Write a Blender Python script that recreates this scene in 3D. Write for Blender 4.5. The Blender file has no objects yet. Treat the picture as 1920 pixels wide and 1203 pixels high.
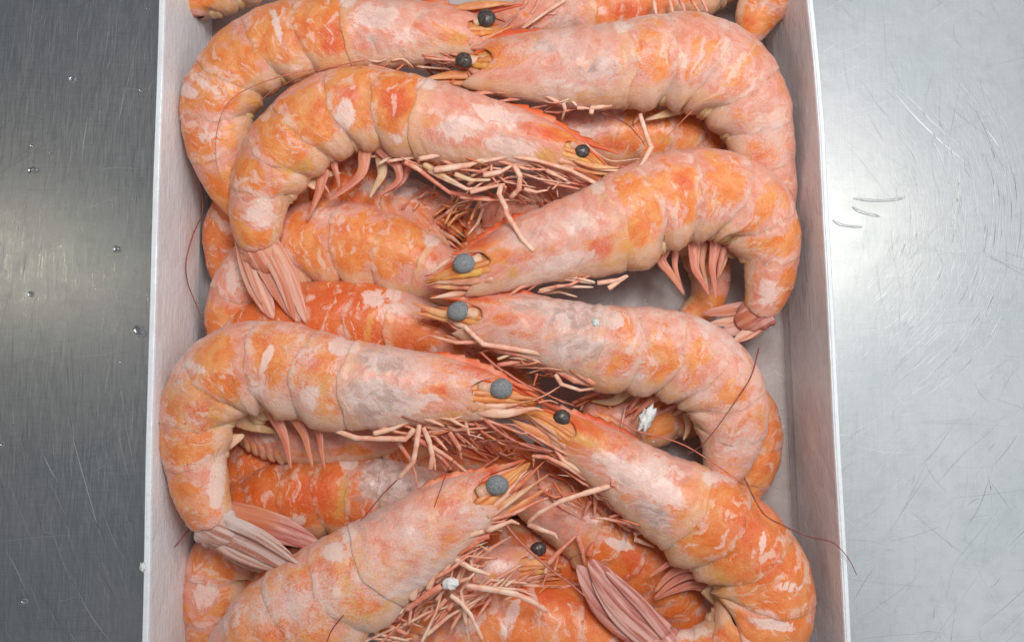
import bpy, math, random
import numpy as np
from mathutils import Vector
random.seed(7); rng = np.random.default_rng(7)
scene = bpy.context.scene
COL = scene.collection
# ------------------------------------------------------------------ camera
K = 0.01                       # world units per unit of length used below
RIM = 280.0                    # height of the box rim above the table
F = 1663.0; D = 1663.0; TILT = math.radians(6.0)
cam_loc = np.array([0.0, -math.sin(TILT)*D*K, (RIM + math.cos(TILT)*D)*K])
cd = bpy.data.cameras.new('camera'); cam = bpy.data.objects.new('camera', cd); COL.objects.link(cam)
cam.location = cam_loc; cam.rotation_euler = (TILT, 0, 0)
cd.sensor_width = 36; cd.lens = 36*F/1920; cd.clip_start = 0.1; cd.clip_end = 500
scene.camera = cam
ct, st_ = math.cos(TILT), math.sin(TILT)
RX = np.array([[1,0,0],[0,ct,-st_],[0,st_,ct]])
def P(x, y, z):
    d = RX @ np.array([(x-960)/F, -(y-601.5)/F, -1.0])
    t = (z*K - cam_loc[2])/d[2]
    return cam_loc + d*t
def px_scale(p):               # world length of one reference unit at point p
    v = RX.T @ (np.asarray(p)-cam_loc)
    return -v[2]/F
def proj(V):
    v = (V-cam_loc) @ RX
    return 960 + F*v[:,0]/-v[:,2], 601.5 - F*v[:,1]/-v[:,2]
# ------------------------------------------------------------------ world and lamps
w = bpy.data.worlds.new('World'); scene.world = w; w.use_nodes = True
bg = w.node_tree.nodes['Background']; bg.inputs[0].default_value = (0.92, 0.96, 1.0, 1); bg.inputs[1].default_value = 0.18
def lamp(name, loc, target, sx, sy, power, col):
    l = bpy.data.lights.new(name, 'AREA'); l.shape = 'RECTANGLE'; l.size = sx; l.size_y = sy
    l.energy = power; l.color = col
    o = bpy.data.objects.new(name, l); COL.objects.link(o); o.location = loc
    o.rotation_euler = (Vector(target)-Vector(loc)).to_track_quat('-Z', 'Y').to_euler()
    return o
lamp('ceiling_panel_lamp', (19.5, 2, 21), (1.5, 0, 2), 46, 17, 2150, (0.96, 0.985, 1.0))
lamp('ceiling_bulb_lamp', (12.9, 5.6, 17), (7, 2, 0), 1.9, 1.0, 120, (1.0, 0.9, 0.68))
lamp('ceiling_bulb_lamp', (-20.4, 4.4, 17), (-10, 1, 0), 1.2, 2.0, 120, (1.0, 0.88, 0.66))
lamp('added_fill_light', (3.5, 6.5, 25), (0, 0, 1), 9, 9, 4100, (1.0, 0.985, 0.96))  # added fill light above the box, brightens shrimps without showing in the steel
scene.view_settings.view_transform = 'Standard'; scene.view_settings.look = 'None'
scene.view_settings.exposure = 0.1; scene.view_settings.gamma = 1
# ------------------------------------------------------------------ node helpers
class NT:
    def __init__(s, name):
        s.m = bpy.data.materials.new(name); s.m.use_nodes = True
        s.t = s.m.node_tree; s.n = s.t.nodes; s.b = s.n['Principled BSDF']
    def lk(s, a, b): s.t.links.new(a, b)
    def put(s, v, sock):
        if hasattr(v, 'is_linked') or hasattr(v, 'links'): s.lk(v, sock)
        elif isinstance(v, (tuple, list)): sock.default_value = tuple(v)+((1,) if len(v) == 3 and len(sock.default_value) == 4 else ())
        else: sock.default_value = v
    def math(s, op, a, b=0.0, clamp=False):
        n = s.n.new('ShaderNodeMath'); n.operation = op; n.use_clamp = clamp
        s.put(a, n.inputs[0]); s.put(b, n.inputs[1]); return n.outputs[0]
    def mix(s, f, a, b, mode='MIX'):
        n = s.n.new('ShaderNodeMix'); n.data_type = 'RGBA'; n.blend_type = mode
        s.put(f, n.inputs[0]); s.put(a, n.inputs[6]); s.put(b, n.inputs[7]); return n.outputs[2]
    def noise(s, vec, scale, detail=3, rough=0.55, dist=0.0):
        n = s.n.new('ShaderNodeTexNoise'); n.inputs['Scale'].default_value = scale
        n.inputs['Detail'].default_value = detail; n.inputs['Roughness'].default_value = rough
        n.inputs['Distortion'].default_value = dist; s.lk(vec, n.inputs['Vector']); return n.outputs['Fac']
    def vor(s, vec, scale, feat='F1'):
        n = s.n.new('ShaderNodeTexVoronoi'); n.feature = feat; n.inputs['Scale'].default_value = scale
        s.lk(vec, n.inputs['Vector']); return n.outputs['Distance']
    def ss(s, v, a, b, lo=0.0, hi=1.0):
        n = s.n.new('ShaderNodeMapRange'); n.interpolation_type = 'SMOOTHSTEP'
        s.put(v, n.inputs[0]); n.inputs[1].default_value = a; n.inputs[2].default_value = b
        n.inputs[3].default_value = lo; n.inputs[4].default_value = hi; return n.outputs[0]
    def attr(s, name, fac=True):
        n = s.n.new('ShaderNodeAttribute'); n.attribute_name = name; return n.outputs['Fac' if fac else 'Vector']
    def coord(s, kind='Object'): return s.n.new('ShaderNodeTexCoord').outputs[kind]
    def mapv(s, v, scale=(1,1,1), loc=(0,0,0), rot=(0,0,0)):
        n = s.n.new('ShaderNodeMapping'); s.lk(v, n.inputs[0])
        n.inputs['Location'].default_value = loc; n.inputs['Scale'].default_value = scale; n.inputs['Rotation'].default_value = rot
        return n.outputs[0]
    def bump(s, h, strength, dist=0.02, prev=None):
        n = s.n.new('ShaderNodeBump'); n.inputs['Strength'].default_value = strength; n.inputs['Distance'].default_value = dist
        s.put(h, n.inputs['Height'])
        if prev is not None: s.lk(prev, n.inputs['Normal'])
        return n.outputs[0]
    def out(s, **kw):
        for k, v in kw.items(): s.put(v, s.b.inputs[k.replace('_', ' ')])
        return s.m
def lin(r, g, b): return tuple(((c/255)/12.92 if c/255 <= .04045 else ((c/255+.055)/1.055)**2.4) for c in (r, g, b))
# ------------------------------------------------------------------ materials
def shell_mat(orange=0.5, frost=0.3, seed=0.0, carapace=False, deep=0.0, wet=0.0):
    M = NT('shell')
    bc0 = M.mapv(M.attr('bc', False), loc=(seed*7.3, seed*3.1, seed*5.7))
    O, W, G, Y = [M.attr(k) for k in ('o', 'w', 'g', 'yl')]
    dv = M.attr('dv'); sg = M.attr('sg')
    warp = M.n.new('ShaderNodeVectorMath'); warp.operation = 'MULTIPLY_ADD'
    wn = M.n.new('ShaderNodeTexNoise'); wn.inputs['Scale'].default_value = 3.2; wn.inputs['Detail'].default_value = 3
    M.lk(bc0, wn.inputs['Vector']); M.lk(wn.outputs['Color'], warp.inputs[0])
    warp.inputs[1].default_value = (0.35, 0.35, 0.35); M.lk(bc0, warp.inputs[2])
    bc = warp.outputs[0]
    n1 = M.noise(M.mapv(bc, (1, .6, 1)), 1.9 if not carapace else 1.3, 5, .6, .5)
    n2 = M.noise(bc, 6.5, 4, .65, .3)
    t = M.math('ADD', n1, M.math('MULTIPLY', M.math('SUBTRACT', n2, .5), .35))
    t = M.math('ADD', t, 0.025+(orange-0.5)*0.42 - (0.13 if carapace else 0))
    t = M.math('ADD', t, M.math('MULTIPLY', O, .42))
    t = M.math('SUBTRACT', t, M.math('MULTIPLY', W, .3))
    if not carapace:
        mid = M.ss(M.math('ABSOLUTE', M.math('SUBTRACT', sg, .55)), .16, .5, .085, -.13)
        t = M.math('ADD', t, mid)
    t = M.math('SUBTRACT', t, M.ss(dv, .55, 1.0, 0, .10))       # the back is pinker
    of = M.ss(t, .465, .54)
    o1 = M.mix(M.ss(M.noise(bc, 3, 3), .35, .65), lin(241, 160, 92), lin(236, 128, 50))
    o1 = M.mix(M.ss(M.math('ADD', M.noise(bc, 2.2, 4), M.math('MULTIPLY', O, .26)), .56, .95), o1, lin(226, 94, 36))
    if deep: o1 = M.mix(deep, o1, lin(224, 96, 22))
    pk = M.mix(M.ss(M.noise(bc, 4.5, 4), .35, .65), lin(238, 170, 148), lin(230, 144, 118))
    col = M.mix(of, pk, o1)
    # pale streaks running from back to belly, and lace
    s1 = M.noise(M.mapv(bc, (1.15, .36, 1)), 4.2, 4, .55, .9)
    s1 = M.ss(s1, .56, .64, 0, .72 if not carapace else .15)
    col = M.mix(s1, col, lin(244, 200, 182))
    s2 = M.noise(bc, 9, 5, .6, 2.0)
    s2 = M.ss(M.math('ABSOLUTE', M.math('SUBTRACT', s2, .5)), .0, .03, .16, 0)
    col = M.mix(s2, col, lin(246, 196, 174))
    if not carapace:
        edge = M.ss(sg, .82, .95); edge = M.math('MULTIPLY', edge, M.ss(M.noise(bc, 4, 3), .42, .62, .0, .65))
        col = M.mix(edge, col, lin(246, 204, 186))
        seam = M.ss(sg, .0, .10, .35, 0); col = M.mix(seam, col, lin(228, 150, 110))
    else:
        band = M.math('MULTIPLY', M.ss(sg, .90, .965), M.ss(M.noise(bc, 3, 3), .35, .55, .15, .8)); col = M.mix(band, col, lin(238, 184, 146))
    # belly side: cream and ochre
    vb = M.math('ADD', M.ss(dv, -.50, -.86), M.math('MULTIPLY', M.math('SUBTRACT', n2, .5), .9))
    vb = M.math('MULTIPLY', M.ss(vb, .25, .9), .8)
    cream = M.mix(M.ss(M.noise(bc, 2.6, 3), .42, .62), lin(232, 192, 164), lin(228, 176, 128))
    col = M.mix(vb, col, cream)
    # local marks
    jag = M.math('MULTIPLY', M.math('SUBTRACT', M.noise(bc, 5, 5, .65, .6), .5), 1.8)
    wf = M.ss(M.math('ADD', W, jag), .45, .75, 0, .85); col = M.mix(wf, col, lin(245, 212, 200))
    if carapace:              # milky grey cheeks, as wide soft clouds
        cl = M.math('MULTIPLY', M.ss(M.noise(bc, 1.5, 5, .62, .4), .42, .62), M.math('MULTIPLY', M.ss(sg, .25, .5), M.ss(sg, .98, .85)))
        col = M.mix(M.math('MULTIPLY', cl, .55), col, M.mix(M.ss(M.noise(bc, 4, 4), .4, .6), lin(238, 208, 198), lin(214, 180, 170)))
    gf = M.ss(M.math('ADD', G, jag), .2, .95, 0, .9)
    col = M.mix(gf, col, M.mix(M.ss(M.noise(bc, 5, 4), .4, .62), lin(224, 202, 196), lin(190, 160, 150)))
    yf = M.ss(M.math('ADD', Y, jag), .35, .8, 0, .8); col = M.mix(yf, col, lin(226, 164, 84))
    # chromatophore stipple
    stp = M.noise(bc0, 42, 2, .6)
    stp = M.math('MULTIPLY', M.ss(stp, .52, .66), M.ss(M.noise(bc, 2.4, 3), .42, .62, .0, .55))
    col = M.mix(stp, col, lin(206, 108, 72))
    dk = M.ss(M.noise(bc0, 15, 3, .7), .70, .78, 0, .55); col = M.mix(dk, col, lin(150, 84, 62))
    # frost powder
    ob = M.coord('Object')
    fz = M.noise(ob, 26, 6, .75)
    patch = M.noise(ob, 1.1, 3, .6)
    fr = M.math('MULTIPLY', M.ss(M.math('ADD', fz, M.math('MULTIPLY', M.math('SUBTRACT', patch, .5), 1.1)), .62-.36*frost, .95-.25*frost), min(1, .25+.8*frost))
    col = M.mix(fr, col, lin(232, 206, 198))
    spk = M.ss(M.noise(ob, 60, 1), .69, .75, 0, min(1, frost*.9+.1)); col = M.mix(spk, col, lin(250, 236, 226))
    h = M.math('ADD', M.math('MULTIPLY', fz, .5+.5*frost), M.math('MULTIPLY', M.noise(bc, 11, 5, .65, .6), 1.6))
    bmp = M.bump(h, .5, .035)
    ro = M.ss(fr, 0, .6, .30-.10*wet, .62)
    M.out(Base_Color=col, Roughness=ro, Normal=bmp, Subsurface_Weight=.38, Subsurface_Scale=.13, Sheen_Weight=.04+.16*frost, Sheen_Roughness=.5, IOR=1.42)
    M.b.inputs['Subsurface Radius'].default_value = (1.0, .35, .16); M.b.inputs['Sheen Tint'].default_value = (1, .9, .87, 1)
    M.b.inputs['Coat Weight'].default_value = .14+.16*wet; M.b.inputs['Coat Roughness'].default_value = .16
    return M.m
def simple_mat(name, c1, c2, scale=6, rough=.5, sss=.2, c3=None, spec=.5, streak=None, frost=.2):
    M = NT(name); ob = M.coord('Object')
    v = M.attr('bc', False) if streak else ob
    if streak: v = M.mapv(v, streak)
    n = M.noise(v, scale, 4, .6, .4)
    col = M.mix(M.ss(n, .38, .62), c1, c2)
    if c3: col = M.mix(M.ss(M.noise(ob, scale*.45, 3), .52, .66, 0, .8), col, c3)
    f = M.noise(ob, 30, 5, .75); col = M.mix(M.ss(f, .62-.2*frost, .8, 0, frost*2 if frost < .5 else 1), col, lin(240, 216, 206))
    M.out(Base_Color=col, Roughness=rough, Subsurface_Weight=sss, Subsurface_Scale=.10, Normal=M.bump(M.math('ADD', f, n), .3, .02))
    M.b.inputs['Subsurface Radius'].default_value = (1.0, .4, .2); M.b.inputs['Specular IOR Level'].default_value = spec
    return M.m
leg_mat = simple_mat('leg_shell', lin(232, 162, 138), lin(220, 128, 100), 5, .42, .35, lin(238, 190, 162))
leg_pale = simple_mat('pale_leg_shell', lin(240, 192, 168), lin(232, 164, 138), 5, .42, .35, lin(244, 210, 188))
leg_dark = simple_mat('orange_leg_shell', lin(222, 128, 82), lin(208, 104, 70), 5, .5, .25, lin(232, 160, 110))
swim_mat = simple_mat('swimmeret_shell', lin(230, 160, 138), lin(208, 122, 98), 3, .4, .4, lin(224, 150, 106), streak=(.6, 5, 1))
scale_mat = simple_mat('antennal_scale_shell', lin(232, 168, 140), lin(214, 146, 112), 3, .4, .3, lin(236, 196, 170), streak=(1, 5, 1))
scale_or = simple_mat('amber_scale_shell', lin(222, 150, 92), lin(214, 126, 74), 3, .38, .3, lin(232, 176, 120), streak=(1, 5, 1))
tail_mat = simple_mat('tail_blade_shell', lin(238, 184, 164), lin(212, 122, 92), 1.5, .4, .3, lin(226, 160, 120), streak=(.4, 5, 1), frost=.25)
tail_grey = simple_mat('frosted_tail_blade_shell', lin(218, 186, 176), lin(176, 112, 92), 1.6, .6, .2, lin(222, 204, 198), streak=(.5, 7, 1), frost=.5)
tail_pink = simple_mat('mauve_tail_blade_shell', lin(224, 170, 158), lin(180, 96, 84), 1.5, .42, .25, lin(206, 122, 76), streak=(.5, 6, 1), frost=.2)
rost_mat = simple_mat('rostrum_shell', lin(228, 112, 62), lin(214, 88, 46), 3, .42, .25, lin(234, 160, 130), streak=(.5, 3, 1))
head_mat = simple_mat('head_flesh', lin(230, 160, 96), lin(224, 132, 62), 4, .42, .3, lin(232, 184, 96))
head_red = simple_mat('deep_head_flesh', lin(200, 100, 52), lin(176, 70, 38), 4, .45, .3, lin(214, 136, 70))
flesh_mat = simple_mat('belly_flesh', lin(228, 196, 160), lin(214, 170, 118), 5, .5, .3, lin(232, 186, 156))
ant_mat = simple_mat('antenna_thread', lin(150, 76, 60), lin(120, 52, 44), 6, .45, .1, frost=.05)
ant_pink = simple_mat('pink_antenna_thread', lin(206, 124, 104), lin(186, 98, 80), 6, .45, .2, frost=.1)
stalk_mat = simple_mat('eye_stalk_flesh', lin(230, 186, 160), lin(214, 160, 128), 6, .45, .3, lin(208, 176, 120))
def eye_mat(frosty):
    M = NT('frosted_eye' if frosty else 'dark_eye'); ob = M.coord('Object')
    n = M.noise(ob, 38 if frosty else 16, 3, .8)
    if frosty:
        col = M.mix(M.ss(n, .36, .66), lin(104, 107, 110), lin(150, 152, 154)); ro = .7
    else:
        col = M.mix(M.ss(n, .42, .66), lin(62, 52, 50), lin(96, 86, 82)); ro = .32
    M.out(Base_Color=col, Roughness=ro, Normal=M.bump(n, .5 if frosty else .08, .02)); return M.m
eye_f, eye_d = eye_mat(True), eye_mat(False)
def ice_mat():
    M = NT('packed_ice'); ob = M.coord('Object'); n = M.noise(ob, 12, 6, .8)
    M.out(Base_Color=M.mix(n, lin(240, 236, 234), lin(250, 248, 246)), Roughness=.8, Subsurface_Weight=.4, Subsurface_Scale=.08, Normal=M.bump(n, .9, .05)); return M.m
ice = ice_mat()
def card_mat():
    M = NT('white_coated_card'); ob = M.coord('Object')
    n = M.noise(ob, 1.2, 5, .6); s = M.noise(M.mapv(ob, (1.3, .25, 2.2)), 6, 4, .7)
    col = M.mix(M.ss(n, .35, .7), lin(234, 239, 244), lin(227, 229, 234))
    col = M.mix(M.ss(s, .60, .80, 0, .3), col, lin(214, 200, 192))
    fz = M.noise(ob, 30, 5, .75); col = M.mix(M.ss(fz, .64, .78, 0, .5), col, lin(240, 240, 244))
    M.out(Base_Color=col, Roughness=M.ss(n, .4, .6, .28, .5), Normal=M.bump(M.math('ADD', M.math('MULTIPLY', n, 4), s), .25, .07)); return M.m
card = card_mat()
def floor_card_mat():
    M = NT('wet_grey_card'); ob = M.coord('Object'); n = M.noise(ob, 1.0, 5, .6)
    fz = M.noise(ob, 11, 6, .7)
    col = M.mix(M.ss(n, .35, .7), lin(196, 184, 182), lin(176, 160, 156))
    col = M.mix(M.ss(M.math('ADD', fz, M.math('MULTIPLY', M.noise(ob, 1.6, 2), .3)), .76, .86, 0, .6), col, lin(226, 224, 226))
    M.out(Base_Color=col, Roughness=M.ss(n, .4, .6, .25, .5), Normal=M.bump(fz, .25, .04)); return M.m
floor_card = floor_card_mat()
def steel_mat():
    M = NT('scratched_stainless_steel'); ob = M.coord('Object')
    M.b.inputs['Metallic'].default_value = 1
    big = M.noise(ob, .30, 4, .6); mott = M.noise(ob, 2.2, 6, .7)
    br = M.noise(M.mapv(ob, (9, .28, 1), rot=(0, 0, math.radians(6))), 4, 5, .75)
    br2 = M.noise(M.mapv(ob, (.35, 8, 1), rot=(0, 0, math.radians(-7))), 4, 5, .75)
    br3 = M.noise(M.mapv(ob, (7, .4, 1), rot=(0, 0, math.radians(-48))), 3, 5, .75)
    # circular scour marks round a centre on the right
    c = M.mapv(ob, loc=(-5.0, -1.6, 0)); ln = M.n.new('ShaderNodeVectorMath'); ln.operation = 'LENGTH'; M.lk(c, ln.inputs[0])
    cx = M.n.new('ShaderNodeCombineXYZ'); M.lk(ln.outputs['Value'], cx.inputs[0])
    M.lk(M.noise(ob, .6, 2), cx.inputs[1])
    cir = M.noise(M.mapv(cx.outputs[0], (14, 3, 1)), 2.2, 5, .8)
    sx = M.n.new('ShaderNodeSeparateXYZ'); M.lk(ob, sx.inputs[0])
    wx = M.ss(sx.outputs[0], 2.0, 5.5, 1.0, .22)       # one side brushed, the other worn by scouring
    br = M.math('ADD', M.math('MULTIPLY', M.math('SUBTRACT', br, .5), wx), .5)
    mixb = M.math('ADD', M.math('MULTIPLY', br, .50), M.math('ADD', M.math('MULTIPLY', br2, .2), M.math('MULTIPLY', br3, .2)))
    mixb = M.math('ADD', mixb, M.math('MULTIPLY', cir, .25))
    col = M.mix(M.ss(big, .35, .65), lin(182, 187, 190), lin(192, 193, 196))
    col = M.mix(M.ss(mixb, .50, .72, 0, .45), col, lin(226, 230, 230))
    col = M.mix(M.ss(mott, .46, .70, 0, .20), col, lin(158, 162, 164))
    vd = M.vor(M.mapv(ob, (1, 1, 0)), 9); col = M.mix(M.ss(vd, .0, .12, .25, 0), col, lin(214, 220, 220))
    ro = M.math('ADD', M.ss(mixb, .42, .74, .25, .44), M.math('MULTIPLY', M.math('SUBTRACT', mott, .5), .14))
    h = M.math('ADD', M.math('MULTIPLY', mixb, 1.0), M.math('MULTIPLY', mott, .45))
    M.out(Base_Color=col, Roughness=ro, Normal=M.bump(h, .22, .02)); return M.m
steel = steel_mat()
def scratch_mat(name, c, ro):
    M = NT(name); M.b.inputs['Metallic'].default_value = 1
    M.out(Base_Color=c, Roughness=ro); return M.m
scr_l = scratch_mat('bright_scratch', lin(228, 232, 232), .5); scr_d = scratch_mat('dull_scratch', lin(176, 181, 183), .42)
def water_mat():
    M = NT('water'); M.out(Base_Color=(1, 1, 1), Roughness=.02, IOR=1.33, Transmission_Weight=1.0); return M.m
water = water_mat()
# ------------------------------------------------------------------ object helpers
def attrs_to(me, A):
    for k, v in A.items():
        v = np.asarray(v, dtype=np.float32)
        if v.ndim == 2:
            a = me.attributes.new(k, 'FLOAT_VECTOR', 'POINT'); a.data.foreach_set('vector', v.ravel())
        else:
            a = me.attributes.new(k, 'FLOAT', 'POINT'); a.data.foreach_set('value', v.ravel())
def mk(name, V, Fc, mat, parent=None, A=None, smooth=True, label=None):
    V = np.asarray(V, float)
    base = np.array(parent.matrix_basis.translation) if parent is not None else np.zeros(3)
    if parent is not None and parent.parent is not None: base = base + np.array(parent.parent.matrix_basis.translation)
    me = bpy.data.meshes.new(name); me.from_pydata((V-base).tolist(), [], Fc)
    if smooth: me.polygons.foreach_set('use_smooth', [True]*len(me.polygons))
    if A: attrs_to(me, A)
    me.materials.append(mat); me.update()
    o = bpy.data.objects.new(name, me); COL.objects.link(o)
    if parent is not None: o.parent = parent
    if label: o['label'] = label
    return o
def thing(name, label, cat, loc, group=None):
    o = bpy.data.objects.new(name, None); COL.objects.link(o); o.location = tuple(loc); o.empty_display_size = .2
    o['label'] = label; o['category'] = cat
    if group: o['group'] = group
    return o
def tag(o, label=None, cat=None, group=None, kind=None):
    if label: o['label'] = label
    if cat: o['category'] = cat
    if group: o['group'] = group
    if kind: o['kind'] = kind
    return o
def spl(Pt, u):                # Catmull-Rom through rows of Pt at parameters u (index units)
    Pt = np.asarray(Pt, float); n = len(Pt); u = np.clip(np.asarray(u, float), 0, n-1-1e-9)
    if n == 2:
        f = u[:, None]; return Pt[0]*(1-f)+Pt[1]*f
    i = np.floor(u).astype(int); f = (u-i)[:, None]
    p1 = Pt[i]; p2 = Pt[i+1]
    p0 = np.where((i > 0)[:, None], Pt[np.maximum(i-1, 0)], 2*p1-p2)
    p3 = np.where((i < n-2)[:, None], Pt[np.minimum(i+2, n-1)], 2*p2-p1)
    return .5*((2*p1)+(-p0+p2)*f+(2*p0-5*p1+4*p2-p3)*f**2+(-p0+3*p1-3*p2+p3)*f**3)
def resample(Pt, m):
    Pt = np.asarray(Pt, float); uu = np.linspace(0, len(Pt)-1, 16*len(Pt)); q = spl(Pt, uu)
    s = np.r_[0, np.cumsum(np.linalg.norm(np.diff(q[:, :2], axis=0), axis=1))]
    return np.array([np.interp(np.linspace(0, s[-1], m), s, q[:, k]) for k in range(q.shape[1])]).T
def frames(C, roll=0.0):
    T = np.gradient(C, axis=0); T /= np.linalg.norm(T, axis=1)[:, None]+1e-12
    Z = np.array([0, 0, 1.0]); N = np.cross(Z, T); N /= np.linalg.norm(N, axis=1)[:, None]+1e-9
    B = np.cross(T, N)
    if roll: N, B = N*math.cos(roll)+B*math.sin(roll), B*math.cos(roll)-N*math.sin(roll)
    return T, N, B
def grid_faces(n, m, off=0):
    i = np.arange(n-1)[:, None]; j = np.arange(m)[None, :]; j2 = (j+1) % m
    q = np.stack([i*m+j, i*m+j2, (i+1)*m+j2, (i+1)*m+j], -1).reshape(-1, 4)+off
    return q.tolist()
def sweep(C, rn, rb, seg=8, roll=0.0, top=None):
    """closed tube with half sizes rn (in the picture plane direction) and rb (up)"""
    n = len(C); T, N, B = frames(C, roll); a = np.linspace(0, 2*math.pi, seg, endpoint=False)
    rn = np.broadcast_to(rn, n).astype(float); rb = np.broadcast_to(rb, n).astype(float)
    ca, sa = np.cos(a), np.sin(a)
    R = rn[:, None]*ca[None]
    if top is not None: R = R+np.maximum(ca, 0)[None]**2*top[:, None]
    V = C[:, None]+N[:, None]*R[..., None]+B[:, None]*(rb[:, None]*sa[None])[..., None]
    V = V.reshape(-1, 3); Fc = grid_faces(n, seg)
    V = np.vstack([V, C[0]-T[0]*0.002, C[-1]+T[-1]*0.002])
    a0, a1 = n*seg, n*seg+1
    Fc += [(a0, (j+1) % seg, j) for j in range(seg)]+[(a1, (n-1)*seg+j, (n-1)*seg+(j+1) % seg) for j in range(seg)]
    L = np.r_[0, np.cumsum(np.linalg.norm(np.diff(C, axis=0), axis=1))]
    bc = np.stack([np.repeat(L, seg), (R.ravel()), np.tile(sa*.1, n)], 1)
    bc = np.vstack([bc, bc[0], bc[-1]])
    return V, Fc, {'bc': bc}
def worldpts(q): return np.array([P(*r[:3]) for r in q])
def limb(name, pts, wid, z, mat, parent, flat=.62, taper=(.9, .4), m=None, joints=True, leaf=False, zs=None, seg=8, label=None):
    """pts in reference units; wid full width; z height or list of heights"""
    k = len(pts); zz = zs if zs is not None else [z]*k
    q = np.array([(p[0], p[1], zz[i]) for i, p in enumerate(pts)], float)
    if m is None: m = 5*k+1
    if joints and k > 2 and not leaf:    # straight pieces with knuckles rather than a smooth curve
        rows = []; rad = []
        for i in range(k-1):
            for f in (0.0, .12, .5, .88):
                rows.append(q[i]*(1-f)+q[i+1]*f)
                t = (i+f)/(k-1); r = taper[0]*(1-t)+taper[1]*t
                rad.append(r*(1.06 if f == 0 and i else (.88 if f == .12 else 1.0)))
        rows.append(q[-1]); rad.append(taper[1]*.5); q = np.array(rows); rad = np.array(rad); rad[0] *= .8
    else:
        q = resample(q, m); t = np.linspace(0, 1, m)
        if leaf: rad = np.clip(np.sin(math.pi*np.clip(t, 0, 1)**.75*.93+.12), .06, 1)*(1-.18*t)
        else: rad = taper[0]*(1-t)+taper[1]*t
        rad[-1] *= .35; rad[0] *= .7
    C = worldpts(q); s = np.array([px_scale(c) for c in C]); r = rad*wid/2*s
    V, Fc, A = sweep(C, r, np.maximum(r*flat, .006), seg)
    return mk(name, V, Fc, mat, parent, A, label=label)
def Z5(x0, y0, pts, s=5.3333): return [(x0+a/s, y0+b/s) for a, b in pts]
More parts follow.
